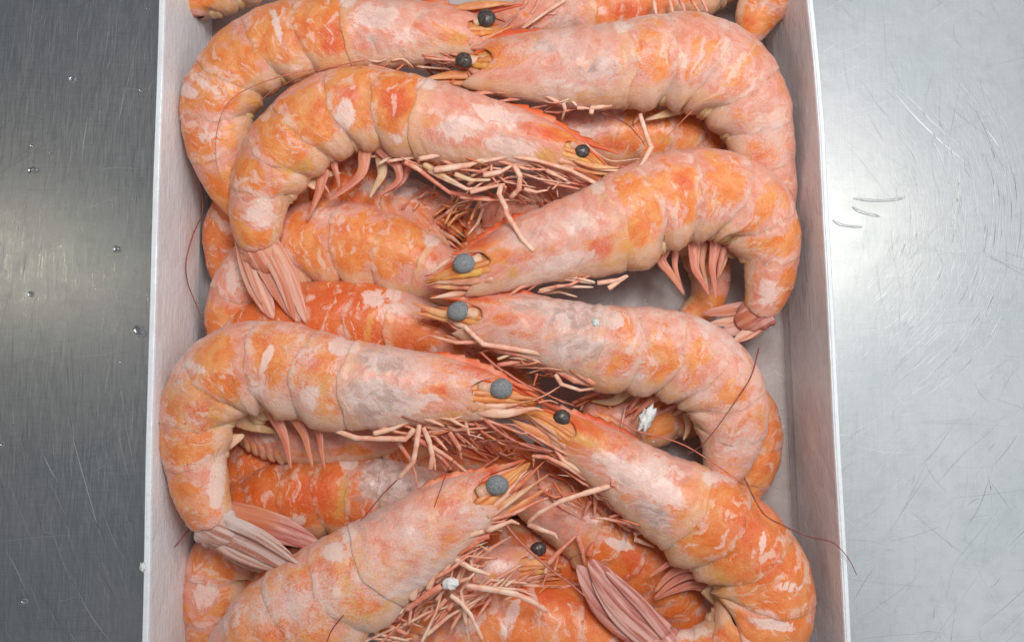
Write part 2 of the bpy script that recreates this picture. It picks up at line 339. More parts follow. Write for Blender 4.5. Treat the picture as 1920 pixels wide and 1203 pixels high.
# ------------------------------------------------------------------ the shrimp builder
SEGLEN = [1.0, 1.0, 1.05, .95, .85, 1.35]
ATT = ('o', 'w', 'g', 'yl'); ALL_SHELLS = []
def blot(V, blobs):
    x, y = proj(V); A = {k: np.zeros(len(V)) for k in ATT}
    for b in blobs:
        bx, by, rx, ry, ang, kind = b[:6]; st = b[6] if len(b) > 6 else 1.0
        c, s = math.cos(math.radians(ang)), math.sin(math.radians(ang))
        dx, dy = x-bx, y-by; u = (dx*c+dy*s)/rx; v = (-dx*s+dy*c)/ry
        A[kind] = np.maximum(A[kind], st*np.exp(-(u*u+v*v)*.9)*1.15)
    return A
def shrimp(label, st, c, side, orange=.5, frost=.3, blobs=(), eye=None, eye_kind='f', rost=None, scales=(), tail=(), legs=(), swims=(), ants=(), nauto=4,
           seed=0.0, roll=0.0, zt=None, nseg=6, lat=.78, head=True, tailmat=None, deep=0.0, wet=0.0, stalk=None, legmat=None, hmat=None, seg_end=None):
    st = np.array(st, float); nst = len(st)
    base = P(*(list(st[min(int(c), nst-1), :2])+[0])); base[2] = .05
    root = thing('shrimp', label, 'shrimp', base, 'cooked shrimps packed in the white box')
    shell = shell_mat(orange, frost, seed, False, deep, wet); shellc = shell_mat(orange*.9, frost, seed+11, True, deep*.7, wet)
    dense = spl(st, np.linspace(0, nst-1, 400)); Cw = np.array([P(r[0], r[1], r[3]) for r in dense]); ws = dense[:, 2]*np.array([px_scale(cc) for cc in Cw])
    L = np.r_[0, np.cumsum(np.linalg.norm(np.diff(Cw, axis=0), axis=1))]; Lc = np.interp(c, np.linspace(0, nst-1, 400), L)
    T, N, B = frames(Cw); N = N*side
    if roll: N, B = N*math.cos(roll)+B*math.sin(roll), B*math.cos(roll)-N*math.sin(roll)
    def at(l):
        l = np.atleast_1d(l); f = lambda A_: np.array([np.interp(l, L, A_[:, k]) for k in range(3)]).T
        return f(Cw), f(T), f(N), f(B), np.interp(l, L, ws)
    ph = rng.uniform(0, 6.28, 8)
    autob = list(blobs)
    if c > 0:
        cc, tt, nn, bb, ww = at(Lc+.10); q = cc+nn*ww[:, None]*.84+bb*ww[:, None]*.2; bx, by = proj(q); autob.append((bx[0], by[0], 15, 13, 0, 'w', 1.2))
    def shell_piece(name, l, rscale, a_mod, mat, sg, M_=56, vent=None, extra=None, parent=root, bow=.16, step=None, front=None):
        C, T_, N_, B_, W_ = at(l); n = len(l)
        a = np.linspace(0, 2*math.pi, M_, endpoint=False); ca, sa = np.cos(a), np.sin(a)
        rr = np.ones((n, M_))*rscale[:, None]
        wr = .010*np.sin(l[:, None]*9+ph[0]+ca[None]*3)+.008*np.sin(l[:, None]*17+ph[1]+sa[None]*6+ca[None]*5)+.006*np.sin(l[:, None]*31+ph[2]-ca[None]*9)
        rr = rr*(1+wr)
        if step is not None:      # the joint between two plates is deep in places and all but closed in others
            mm = np.clip(.45+.45*np.sin(ca*4+ph[5]+l[0]*5)+.35*np.sin(ca*9+sa*3+ph[6]+l[0]*3), .05, 1)
            rr = rr-step[:, None]*mm[None]
        if name == 'carapace':    # grooves behind the eye and across the cheek
            ff = (l/Lc)[:, None]
            rr = rr-.030*np.exp(-((ca[None]-.42+.25*ff)/.06)**2)*np.clip((ff-.22)*8, 0, 1)*np.clip((.62-ff)*6, 0, 1)
            rr = rr-.026*np.exp(-((ff-.52+.16*ca[None])/.022)**2)*np.clip(1-abs(ca[None]-.1)*1.2, 0, 1)
            rr = rr+.020*np.exp(-((ca[None]+.30-.1*ff)/.07)**2)*np.clip((ff-.2)*5, 0, 1)*np.clip((.9-ff)*6, 0, 1)
        cn = np.broadcast_to(ca[None], (n, M_)).copy()
        if vent is not None: rr = rr*(1+vent[:, None]*np.clip(-ca[None]-.35, 0, 1)*1.2)
        lb = lat*(1-.10*np.clip(-ca, 0, 1))[None]
        V = C[:, None]+N_[:, None]*(W_[:, None]*cn*rr)[..., None]+B_[:, None]*(W_[:, None]*np.broadcast_to(sa[None], (n, M_))*lb*rr)[..., None]
        sh = W_[:, None]*(bow*(sa[None]**2)-bow*.9*np.clip(-ca[None]-.35, 0, 1)+.035*np.sin(ca[None]*5+ph[3]+l[:1, None]*3)+.02*np.sin(ca[None]*11+ph[4]+l[:1, None]*5))
        if front is not None:     # eye notch: the front margin runs on above into the rostrum and below the eye
            fw = np.clip(1-(l-front)/(.38*Lc), 0, 1)[:, None]
            ex = .95*np.clip(ca, 0, 1)[None]**3+1.15*np.clip(-ca-.1, 0, 1)[None]
            sh = sh-W_[:, None]*fw*ex
            V = V-N_[:, None]*(W_[:, None]*fw**1.5*(.26*np.clip(ca, 0, 1)**2-.10*np.clip(-ca, 0, 1))[None])[..., None]-B_[:, None]*(W_[:, None]*fw*(.22*np.clip(sa, 0, 1)*ex[0])[None])[..., None]
        V = V+T_[:, None]*sh[..., None]
        V = V.reshape(-1, 3); Fc = grid_faces(n, M_)
        ang = np.abs(((a+math.pi) % (2*math.pi))-math.pi)
        bc = np.stack([np.repeat(l, M_), (W_[:, None]*ang[None]).ravel(), np.repeat(np.zeros(n)+(0 if sg is None else 0), M_)+np.tile((sa > 0)*0.0, n)], 1)
        A = {'bc': bc, 'dv': np.tile(ca, n), 'sg': np.repeat(sg if sg is not None else np.full(n, .0), M_)}
        A.update(blot(V, autob))
        o = mk(name, V, Fc, mat, parent, A); ALL_SHELLS.append((o, V, frost)); return o
    # abdomen: six overlapping plates
    Le = L[-1]; sl = np.array(SEGLEN[:nseg] if nseg <= 6 else SEGLEN); 
    if seg_end: sl = np.array(SEGLEN[6-nseg:]) if seg_end == 'tail' else sl
    cuts = Lc+np.r_[0, np.cumsum(sl)/sl.sum()]*(Le-Lc)
    for k in range(len(sl)):
        a0, a1 = cuts[k], cuts[k+1]; ln = a1-a0; n = max(12, int(ln/.055))
        ov = .07 if k else .12
        l = np.r_[np.linspace(a0-ov, a1+.03, n), a1+.040, a1+.042]
        sg = np.clip((l-a0)/ln, 0, 1)
        stp_ = .026*np.clip(1-(l-a0+ov)/(ln*.75), 0, 1)**1.5*1.5;  rs = .998+.016*np.sin(np.clip(sg, 0, 1)*math.pi)
        rs[-2] -= .006; rs[-1] -= .09
        if k == len(sl)-1: rs[-6:] *= np.array([.995, .98, .95, .88, .72, .5])
        vent = (.26*np.sin(np.clip(sg, 0, 1)*math.pi)**.6-.10)*(1 if k < 5 else -.3)
        sgx = sg.copy(); sgx[-2:] = 1
        shell_piece('abdomen_segment', l, rs, None, shell, sgx, vent=vent, step=stp_)
    if c > 2 and nst > 9:         # hinge knobs on the side of the last joints
        for k in (3, 4):
            hC, hT, hN, hB, hW = [v[0] for v in at(cuts[k+1]-.02)]; s_ = px_scale(hC)
            for dx_, r_, mt_ in ((0, 2.0, head_red), (3.2, 2.3, leg_pale)):
                p = hC+hB*hW*(lat*.992)+hN*(dx_*s_)+hT*.03; a = np.linspace(0, 1, 5)[:, None]
                V, Fc, A = sweep(p-hN*r_*s_+hN*2*r_*s_*a, np.array([.3, .85, 1, .85, .3])*r_*s_, np.array([.3, .85, 1, .85, .3])*r_*s_*.5, 8); mk('hinge_knob', V, Fc, mt_, root, A)
    # soft underside between the plates
    hl = np.linspace(cuts[0]-.1, cuts[-2]+.1 if len(sl) > 3 else cuts[-1], 60); hC, hT, hN, hB, hW = at(hl)
    C = hC-hN*(hW*.70)[:, None]-hB*(hW*.10)[:, None]; r = hW*(.31+.03*np.sin(hl*30+ph[0])+.02*np.sin(hl*71)); r[0] *= .3; r[-1] *= .3
    V, Fc, A = sweep(C, r, r*1.2, 16); mk('underside', V, Fc, flesh_mat, root, A)
    # carapace
    if c > 0.3:
        if eye is not None and head:
            if not stalk: qx, qy = proj(at(Lc*.28)[0]); stalk = (float(qx[0]), float(qy[0]))
            sp = stalk; q = P(sp[0], sp[1], st[1][3]); Lf = L[np.argmin(np.linalg.norm((Cw-q)[:, :2], axis=1))]+.02
        else: Lf = .02
        n = max(24, int(Lc/.045)); l = np.r_[np.linspace(Lf, Lc+.04, n), Lc+.052, Lc+.055]
        f = l/Lc; rs = np.where(f < .16, np.sqrt(np.clip(1-(1-f/.16)**2, 0, 1))*.98+.02, 1.0) if Lf < .03 else 1-.05*np.exp(-(l-Lf)/.05)
        if Lf > .03: l = np.r_[Lf+.06, Lf+.01, l]; rs = np.r_[.80, .90, rs]; f = l/Lc
        rs = rs*(1+.012*np.clip((f-.8)/.2, 0, 1)+.012*np.clip((f-.955)/.045, 0, 1)); rs[-2] -= .008; rs[-1] -= .10
        shell_piece('carapace', l, rs, None, shellc, np.clip(f, 0, 1), bow=.10 if Lf < .03 else .16, front=None if Lf < .03 else Lf, vent=.05*np.sin(np.clip(f, 0, 1)*math.pi))
    if c > .3 and head:
        # rostrum: toothed keel running on beyond the carapace
        if rost:
            cc, tt, nn, bb, ww = at(np.array([Lc*.62, Lc*.4, Lc*.18])); d = cc+nn*(ww*.95)[:, None]; dx, dy = proj(d)
            zz = d[:, 2]/K
            pts = [(dx[i], dy[i], zz[i]) for i in range(3)]+[(rost[0], rost[1], (rost[2] if len(rost) > 2 else zz[-1]))]
            q = resample(np.array(pts), 56); C = worldpts(q); s = px_scale(C[0]); t = np.linspace(0, 1, 56)
            saw = (t*9) % 1.0; saw = np.where((t > .12) & (t < .82), saw, 0)
            r = (2.2+10*np.sin(math.pi*np.clip(t*1.02, 0, 1)**.8)*(1-.45*t)); r[0] = .5; r[-1] = .4
            V, Fc, A = sweep(C, r*s, np.maximum(r*.55, .5)*s, 10)
            a = np.tile(np.cos(np.linspace(0, 2*math.pi, 10, endpoint=False)), 56)
            T2, N2, B2 = frames(C); up = np.clip(-a*side, 0, 1)**3
            V[:560] += np.repeat(-N2*side, 10, 0)*(up*np.repeat(saw*6.0*s, 10))[:, None]
            mk('rostrum', V, Fc, rost_mat, root, A)
        cc, tt, nn, bb, ww = at(np.array([.02, Lc*.12, Lc*.25, Lc*.4])); s0 = px_scale(cc[0])
        if eye is not None:
            zc = cc[0][2]/K; ez = eye[2] if len(eye) > 2 else zc+26; er = eye[3] if len(eye) > 3 else 19
            ec = P(eye[0], eye[1], ez)
            # flesh of the head between carapace and mouthparts
            dd = -tt[0]
            hl = np.linspace(Lf+.25, .02, 26); hC, hT, hN, hB, hW = at(hl)
            hC = np.vstack([hC, hC[-1]-hT[-1]*.12, hC[-1]-hT[-1]*.3]); hr = np.r_[hW*np.linspace(.84, .78, 26), hW[-1]*.6, .02]
            V, Fc, A = sweep(hC-np.r_[hN, hN[-2:]]*(hr*.12)[:, None], hr*(1+.07*np.sin(np.arange(28)*1.1)), hr*.62, 24); mk('head', V, Fc, hmat or head_mat, root, A)
            for kk, (o0, o1_, wd_, up, mt_) in enumerate(((-.62, -.55, .20, .42, scale_mat), (-.30, -.22, .17, .56, hmat or head_mat), (-.05, .05, .15, .58, scale_or), (-.85, -.9, .14, .2, leg_mat), (.55, .7, .13, .30, rost_mat))):
                hl = np.linspace(Lf+.1, .0, 14); hC, hT, hN, hB, hW = at(hl); o_ = np.linspace(o0, o1_, 14)
                C = hC+hN*(hW*o_)[:, None]+hB*(hW*up)[:, None]; C = np.vstack([C, C[-1]-hT[-1]*rng.uniform(.12, .3)])
                r = np.r_[hW*wd_*(1+.15*np.sin(np.arange(14)*1.7+kk)), .01]; r[0] *= .5
                V, Fc, A = sweep(C, r, r*.75, 10); mk('mouthpart', V, Fc, mt_, root, A)
            sp = stalk if stalk else None
            if sp is None:
                qx, qy = proj((cc[1]+nn[1]*ww[1]*.25)[None]); sp = (qx[0], qy[0])
            st0 = P(sp[0], sp[1], ez-8); dirv = ec-st0; dl = np.linalg.norm(dirv); dirv /= dl
            ts = np.linspace(0, 1, 9)[:, None]; C = st0*(1-ts)+ec*ts
            r = np.array([.5, .62, .6, .52, .5, .58, .66, .5, .2])*er*s0
            V, Fc, A = sweep(C, r, r*.7, 12); so = mk('eye_stalk', V, Fc, stalk_mat, root, A)
            nu, nv = 20, 14; V = [ec+np.array([0, 0, .62])*er*s0]; R_ = er*s0
            for i in range(1, nv):
                th = math.pi*i/nv
                for j in range(nu):
                    p = 2*math.pi*j/nu; V.append(ec+R_*(1+.035*math.sin(2*p+er)+.025*math.sin(3*p+eye[0])+.012*rng.normal())*np.array([math.sin(th)*math.cos(p)*1.04, math.sin(th)*math.sin(p)*.97, .62*math.cos(th)]))
            V.append(ec-np.array([0, 0, .62])*R_); V = np.array(V)
            Fc = [(0, 1+j, 1+(j+1) % nu) for j in range(nu)]
            for i in range(nv-2):
                for j in range(nu): Fc.append((1+i*nu+j, 1+(i+1)*nu+j, 1+(i+1)*nu+(j+1) % nu, 1+i*nu+(j+1) % nu))
            e = len(V)-1; b0 = 1+(nv-2)*nu; Fc += [(e, b0+(j+1) % nu, b0+j) for j in range(nu)]
            mk('eye', V, Fc, eye_f if eye_kind == 'f' else eye_d, so)
        # dense bundle of thin jointed feelers lying along the lower edge of the head
        for j in range(nauto*4):
            f = rng.uniform(.25, .95); h, t1, n1, b1, w1 = [v[0] for v in at(Lc*f)]
            p0 = h-n1*w1*rng.uniform(.72, .98)+b1*w1*rng.uniform(-.2, .35); ln_ = rng.uniform(.35, .95)
            p1 = p0-t1*ln_*.55-n1*rng.uniform(-.02, .12)+b1*rng.uniform(-.05, .06); p2 = p0-t1*ln_-n1*rng.uniform(-.08, .22)-b1*rng.uniform(0, .12)
            pw = np.array([p0, p1, p2]); xs, ys = proj(pw)
            limb('feeler', list(zip(xs, ys)), rng.uniform(4, 8), 0, (leg_mat, leg_pale, leg_mat, leg_dark)[j % 4], root, zs=list(pw[:, 2]/K), joints=False, taper=(1, .3), seg=6, m=9)
        # folded walking legs along the belly
        for j in range(nauto):
            f = .30+.6*j/max(1, nauto-1); h, t1, n1, b1, w1 = [v[0] for v in at(Lc*f)]
            hz = h[2]/K; zr = rng.uniform(-18, 24)
            p0 = h-n1*w1*.86; p1 = p0-t1*rng.uniform(.45, .75)-n1*rng.uniform(.04, .16); p2 = p1-t1*rng.uniform(.35, .6)+n1*rng.uniform(-.18, .10); p3 = p2-t1*rng.uniform(.15, .3)-n1*rng.uniform(-.05, .25)
            xs, ys = proj(np.array([p0, p1, p2, p3]))
            limb('walking_leg', list(zip(xs, ys)), rng.uniform(7, 10), 0, legmat or leg_mat, root, zs=[hz+zr, hz+zr+3, hz+zr-4, hz+zr-8])
    for b in scales:   # (pts, width, z, mat)
        pts, wd, z = b[0], b[1], b[2]; mt = b[3] if len(b) > 3 else scale_mat
        limb('antennal_scale', pts, wd, z, mt, root, flat=.28, leaf=True, m=22, seg=12)
    if tail:                      # knuckle that carries the fan
        b0 = tail[0]; e = Cw[-1]; tp = P(b0[0][-1][0], b0[0][-1][1], b0[3]); dr = tp-e; dr /= np.linalg.norm(dr); we = ws[-1]
        q = spl(np.array([np.r_[e-T[-1]*-.0-dr*.18, we*1.0], np.r_[e, we*1.08], np.r_[e+dr*.16, we*.98], np.r_[e+dr*.36, we*.72], np.r_[e+dr*.52, we*.3]]), np.linspace(0, 4, 18))
        V, Fc, A = sweep(q[:, :3], q[:, 3]*(1+.06*np.sin(np.arange(18)*1.3)), q[:, 3]*.55, 18); A['dv'] = np.zeros(len(V)); A['sg'] = np.full(len(V), .9); A.update(blot(V, [(0, 0, 1, 1, 0, 'w')])); mk('tail_base', V, Fc, tail[0][4] if len(tail[0]) > 4 else tail_mat, root, A)
    for i, b in enumerate(tail):
        pts, wd, z0, z1 = b[:4]; m_ = b[4] if len(b) > 4 else (tailmat or tail_mat); k = len(pts)
        zs = [z0+(z1-z0)*j/(k-1) for j in range(k)]
        q = resample(np.array([(p[0], p[1], zs[j]) for j, p in enumerate(pts)]), 26); t = np.linspace(0, 1, 26)
        rad = np.interp(t, [0, .25, .6, .85, .96, 1], [.95, 1, .9, .58, .28, .05])
        C = worldpts(q); s = px_scale(C[0]); r = rad*wd/2*s
        T2, N2, B2 = frames(C); a = np.linspace(0, 2*math.pi, 20, endpoint=False)
        ridge = .09+.045*np.cos(np.cos(a)*6.3)        # lengthwise ribs
        V = C[:, None]+N2[:, None]*(r[:, None]*np.cos(a)[None])[..., None]+B2[:, None]*(r[:, None]*(np.sin(a)*ridge)[None])[..., None]
        bc = np.stack([np.repeat(t*wd*.03, 20), (r[:, None]*np.cos(a)[None]/s*.012).ravel(), np.full(520, seed+i)], 1)
        Fc = grid_faces(26, 20)+[tuple(range(19, -1, -1)), tuple(range(500, 520))]
        mk('telson' if i == 0 else 'tail_blade', V.reshape(-1, 3), Fc, m_, root, {'bc': bc})
    for b in swims:
        pts, wd, z = list(b[0]), b[1], b[2]; d0 = np.array(pts[0])-np.array(pts[1]); d0 = d0/np.linalg.norm(d0)*(30 if len(b) < 4 else 8); pts = [(pts[0][0]+d0[0], pts[0][1]+d0[1])]+pts; z = z-10; limb('swimmeret', pts, wd*1.35, 0, b[3] if len(b) > 3 else swim_mat, root, flat=.28, taper=(.95, .14), joints=False, zs=[z-6*i for i in range(len(pts))], seg=10)
    for b in legs:
        pts, wd, z = b[0], b[1], b[2]; zs = z if isinstance(z, (list, tuple)) else None
        limb('walking_leg', pts, wd*1.13, z if zs is None else 0, b[3] if len(b) > 3 else leg_mat, root, zs=zs, taper=(b[4] if len(b) > 4 else (1.05, .4)))
    for b in ants:
        pts, wd, z = b[0], b[1], b[2]; zs = z if isinstance(z, (list, tuple)) else None
        limb('antenna', pts, wd, z if zs is None else 0, b[3] if len(b) > 3 else ant_mat, root, joints=False, taper=(1, .45), zs=zs, m=max(14, 7*len(pts)), seg=6)
    return root
# ------------------------------------------------------------------ setting: table and box
tb = mk('steel_table', [(-60, -60, 0), (60, -60, 0), (60, 60, 0), (-60, 60, 0)], [(0, 1, 2, 3)], steel, smooth=False); tag(tb, kind='structure')
LX = [(-420, 312), (-200, 303), (0, 297), (250, 289), (640, 277), (900, 271), (1203, 265), (1500, 258), (1750, 254)]
RX_ = [(-420, 1490), (-200, 1508), (0, 1525), (120, 1537), (250, 1548), (640, 1567), (900, 1581), (1203, 1597), (1500, 1612), (1750, 1622)]
box = thing('shrimp_box', 'open white cardboard box with low walls, packed with shrimps, on the steel table', 'box', (P(930, 600, 0)[0], P(930, 600, 0)[1], 0))
def wall_run(line, sgn, th=9):
    """outer rim line of (y,x); sgn +1 when inside of the box is towards +x"""
    ys = np.linspace(-420, 1750, 60); xs = np.interp(ys, [a for a, _ in line], [b for _, b in line])
    xs = xs+.5*np.sin(ys*.013)
    top = np.array([P(x, y, RIM) for x, y in zip(xs, ys)])
    return top
def extrude_profile(top, prof):
    """prof: list of (inset, z) in units; sweep along the wall top line"""
    n, m = len(top), len(prof); V = []
    for t in top:
        for (dx, z) in prof: V.append((t[0]+dx*K, t[1], z*K))
    Fc = grid_faces(n, m)
    Fc += [tuple(range(m)), tuple((n-1)*m+j for j in reversed(range(m)))]
    return V, Fc
for line, sgn in ((LX, 1), (RX_, -1)):
    top = wall_run(line, sgn)
    prof = [(0, 1), (0, RIM-3), (sgn*2, RIM), (sgn*8, RIM), (sgn*10, RIM-3), (sgn*11, 60), (sgn*12, 1)]
    if sgn < 0: prof = prof[::-1]
    V, Fc = extrude_profile(top, prof); mk('side_wall', V, Fc, card, box, smooth=False)
    prof = [(sgn*9.4, RIM-.6), (sgn*11.5, RIM-1.5), (sgn*12.6, RIM-6), (sgn*19, 96), (sgn*20, 74), (sgn*17, 72), (sgn*12.2, 74)]
    if sgn < 0: prof = prof[::-1]
    V, Fc = extrude_profile(top, prof); mk('folded_flap', V, Fc, card, box, smooth=False)
tl = wall_run(LX, 1); tr = wall_run(RX_, -1)
V = []; Fc = []
for a, b in zip(tl, tr): V += [(a[0]+.05, a[1], .06), (b[0]-.05, b[1], .06), (a[0]+.05, a[1], .012), (b[0]-.05, b[1], .012)]
n = len(tl)
for i in range(n-1): Fc += [(4*i, 4*i+1, 4*i+5, 4*i+4), (4*i+2, 4*i+6, 4*i+7, 4*i+3)]
Fc += [(0, 2, 3, 1), (4*n-4, 4*n-3, 4*n-1, 4*n-2)]
mk('bottom', V, Fc, floor_card, box, smooth=False)
for k in (0, -1):
    a, b = tl[k], tr[k]; y0 = a[1]; y1 = y0+(.1 if k == 0 else -.1)
    V = [(a[0], y0, .01), (b[0], y0, .01), (b[0], y1, .01), (a[0], y1, .01), (a[0], y0, 2.8), (b[0], y0, 2.8), (b[0], y1, 2.8), (a[0], y1, 2.8)]
    mk('end_wall', V, [(0, 1, 2, 3), (4, 5, 6, 7), (0, 1, 5, 4), (1, 2, 6, 5), (2, 3, 7, 6), (3, 0, 4, 7)], card, box, smooth=False)
C1 = lambda p: Z5(700, 0, p, 6.4)
C2 = lambda p: Z5(880, 0, p, 2.667)
C3 = lambda p: Z5(900, 180, p)
C4 = lambda p: Z5(560, 240, p)
C5 = lambda p: Z5(760, 400, p)
C6 = lambda p: Z5(760, 540, p)
C7 = lambda p: Z5(700, 700, p)
C8 = lambda p: Z5(920, 740, p)
D1 = lambda p: Z5(640, 920, p)
D2 = lambda p: Z5(920, 920, p)
D4 = lambda p: Z5(1180, 980, p)
D5 = lambda p: Z5(1180, 440, p)
D6 = lambda p: Z5(1060, 690, p)
D8 = lambda p: Z5(400, 740, p)
# --- bottom-most, glimpsed in the gaps
_deep = [('dark orange shrimp back at the bottom of the gap inside the frosty left curl', [(640,880,30,48),(570,875,48,48),(500,870,56,48),(430,880,52,48),(380,920,40,46)], 41),
 ('dim orange shrimp back in the small dark gap below the folded grey tail', [(640,1100,40,46),(560,1085,54,46),(480,1080,54,46),(420,1110,44,46)], 42),
 ('dim red shrimp back under the thin legs beside the two bottom heads', [(820,900,40,44),(900,905,54,44),(980,900,56,44),(1060,905,50,44),(1120,930,38,44)], 43),
 ('dim orange shrimp back in the hollow between two heads, left of the long hanging leg', [(780,440,36,44),(850,450,46,44),(920,440,50,44),(990,430,46,44),(1050,440,30,44)], 44),
 ('dim orange shrimp back under the swimmerets of the upper left shrimp', [(480,340,34,44),(550,330,48,44),(620,325,50,44),(690,330,44,44)], 45),
 ('dim orange shrimp back behind the small head at the bottom centre', [(880,1010,34,46),(950,1030,52,46),(1030,1040,56,46),(1110,1070,50,46),(1160,1110,40,46)], 47),
 ('dark orange shrimp at the very bottom below the mauve tail fan', [(1180,1090,36,44),(1240,1130,52,44),(1300,1150,54,44),(1350,1130,40,44)], 46)]
# --- lower layer -------------------------------------------------------------
shrimp('orange shrimp mostly hidden under the topmost left one, beside the left wall', [(640,330,50,80),(560,345,62,80),(490,370,66,80),(440,420,55,75),(430,480,45,70),(440,540,32,60)], 0, -1, .8, .1, deep=.4, seed=21, head=False, wet=.5)
shrimp('dark amber shrimp half hidden under the curved belly and legs of the upper left shrimp', [(856,436,26,88),(820,408,42,88),(765,385,52,88),(690,368,58,88),(630,350,56,84),(570,350,50,80),(520,380,42,76)], 2.4, -1, .8, .05, blobs=[(760,350,45,22,20,'g',1.1),(700,350,30,18,0,'g',.8),(720,385,60,30,15,'o',1)], eye=(858,443,92,13), eye_kind='d', hmat=head_red, seed=22, deep=.7, wet=.6, nauto=5, legmat=leg_dark,
  legs=[(C4([(1740,700),(1640,860),(1480,960)]),9,125),(C4([(1800,720),(1840,820),(1790,950),(1690,1070)]),8,128,leg_pale),(C4([(1400,640),(1300,740),(1200,860)]),9,122,leg_dark),(C4([(1450,740),(1350,820),(1290,930)]),8,120),(C4([(1540,830),(1400,900),(1310,960)]),9,118)])
shrimp('pink orange shrimp showing between the pointed upper left head and the top right shrimp', [(1010,240,40,100),(1060,245,52,100),(1130,250,58,100),(1200,255,56,100),(1270,255,54,98),(1340,265,48,92),(1390,300,40,88),(1400,350,30,84)], 2.2, 1, .65, .1, blobs=[(1100,245,30,16,0,'w',1),(1120,215,40,14,0,'w',.7),(1165,275,40,14,10,'o',1.2),(1240,262,40,12,10,'yl',0.65)], head=False, seed=23, wet=.4)
shrimp('pale pink shrimp under the middle right shrimp, its end showing below the scalloped belly', [(900,420,34,84),(980,390,46,86),(1060,375,50,86),(1150,365,50,86),(1240,390,48,84),(1300,440,44,80),(1330,500,40,76),(1325,560,34,72),(1290,600,26,68)], 2.2, 1, .35, .1, seed=24, head=False, wet=.3)
shrimp('orange shrimp coiled under the lilac headed one, tail end against the right wall', [(1085,775,44,96),(1150,790,52,96),(1230,775,56,96),(1310,745,60,98),(1375,760,66,100),(1405,815,62,100),(1398,880,54,96),(1368,930,40,90),(1330,960,26,80)], 1.4, 1, .75, .25, blobs=[(1440,800,20,80,0,'o',.8),(1350,900,20,12,0,'w',.8)], head=False, seed=25,
  swims=[(D6([(1040,400),(900,470),(830,560)]),11,170),(D6([(960,440),(900,560),(960,680)]),14,150)])
shrimp('shrimp with orange back and white legs at the top edge, behind the top right one', [(905,70,28,110),(960,45,38,110),(1030,28,50,110),(1100,20,60,110),(1180,5,66,110),(1260,-20,66,110),(1330,-40,60,105),(1400,-60,50,100)], 3, 1, .55, .15, blobs=[(1180,20,45,30,0,'o',1.6),(1060,40,45,18,0,'g',.6)], head=False, seed=26, deep=.3,
  legs=[(C1([(1920,260),(1830,310),(1750,370)]),9,150,leg_pale),(C2([(480,0),(400,50),(330,100),(260,150)]),8,160,leg_pale),(C2([(350,0),(330,40),(310,70)]),7,150),(C2([(290,0),(270,30),(255,45)]),7,150),(C2([(500,10),(420,70),(360,70)]),6,152),(C2([(920,0),(930,50),(935,75)]),9,190,leg_pale),(C2([(1000,-10),(1010,30),(1020,75)]),9,190),(C2([(1050,-10),(1070,30),(1080,70)]),9,190),(C2([(1110,-10),(1130,30),(1150,60)]),9,190),(C2([(1160,-10),(1180,30),(1190,60)]),8,190)])
shrimp('orange tail end pointing down in the top right corner of the box', [(1490,-60,60,150),(1450,-15,52,150),(1425,20,42,148),(1412,50,32,145),(1405,75,22,140)], 0, 1, .7, .1, seed=27, nseg=3, seg_end='tail', head=False, blobs=[(1400,40,20,12,0,'o',1)])
shrimp('pale shrimp bend filling the top left corner of the box', [(520,-80,60,120),(450,-50,60,125),(400,-20,54,130),(375,8,42,130),(372,30,24,125)], 0, -1, .5, .1, seed=28, nseg=3, seg_end='tail', head=False)
shrimp('pink marbled shrimp curled behind the hanging straight tail fan, left of centre', [(880,560,34,112),(830,520,52,112),(775,492,64,112),(720,472,74,112),(650,455,80,112),(575,458,78,112),(505,490,66,108),(455,540,58,104),(435,600,50,98),(440,660,38,92)], 1.6, -1, .55, .2, head=False, seed=29,
  blobs=[(735,430,26,18,0,'o',.8),(800,480,26,20,30,'o',1),(640,430,30,18,0,'o',.9),(640,550,100,14,5,'yl',0.65),(440,520,40,50,0,'w',.7),(600,400,40,16,0,'w',.6)], lat=.72)
shrimp('bright orange shrimp wedged between the hanging tail fan and the frost powdered left shrimp', [(905,655,24,112),(855,640,42,112),(795,622,58,114),(725,608,70,116),(660,602,76,116),(590,602,76,114),(520,618,70,110),(460,650,62,104),(420,710,52,98),(420,780,40,92)], 2.8, -1, .85, .15, eye=None, rost=(893,592,160), seed=30, deep=.7, wet=.3,
  blobs=[(640,560,50,30,0,'o',1.5),(575,555,40,30,0,'o',1.4),(700,560,22,16,0,'w',1.2),(745,640,55,30,10,'o',1.1),(740,580,50,14,10,'w',.7),(690,620,8,60,10,'yl',0.72),(820,660,30,20,0,'w',.6)],
  scales=[(C6([(0,320),(350,400),(780,520)]),16,150),(C6([(60,270),(200,300),(420,370)]),14,140,scale_or),(C6([(50,150),(160,230),(330,300)]),12,140,scale_or)], nauto=5)
shrimp('pink shell seen in the gap right behind three hanging swimmerets on the left', [(770,822,20,118),(690,822,38,116),(610,826,44,114),(540,822,44,112),(485,812,36,108),(450,800,26,104)], 3, -1, .35, .25, head=False, seed=31, blobs=[(500,815,40,20,20,'w',.6),(620,850,100,12,0,'o',.4)])
shrimp('vivid orange and grey shrimp lying across just below the three hanging swimmerets', [(860,935,40,92),(800,930,56,94),(745,925,68,96),(690,925,72,96),(625,926,72,96),(560,932,70,94),(500,945,66,90),(455,985,60,84),(430,1050,50,78)], 2.3, -1, .8, .1, head=False, seed=32, deep=.6, wet=.35,
  blobs=[(585,930,38,40,0,'o',1.6),(540,940,22,30,0,'o',1.1),(480,930,18,24,0,'o',1.1),(655,870,16,10,0,'w',1.4),(720,900,50,50,0,'g',1.2),(780,920,50,40,0,'g',1),(640,940,12,50,10,'yl',0.79),(560,975,14,12,0,'w',1)])
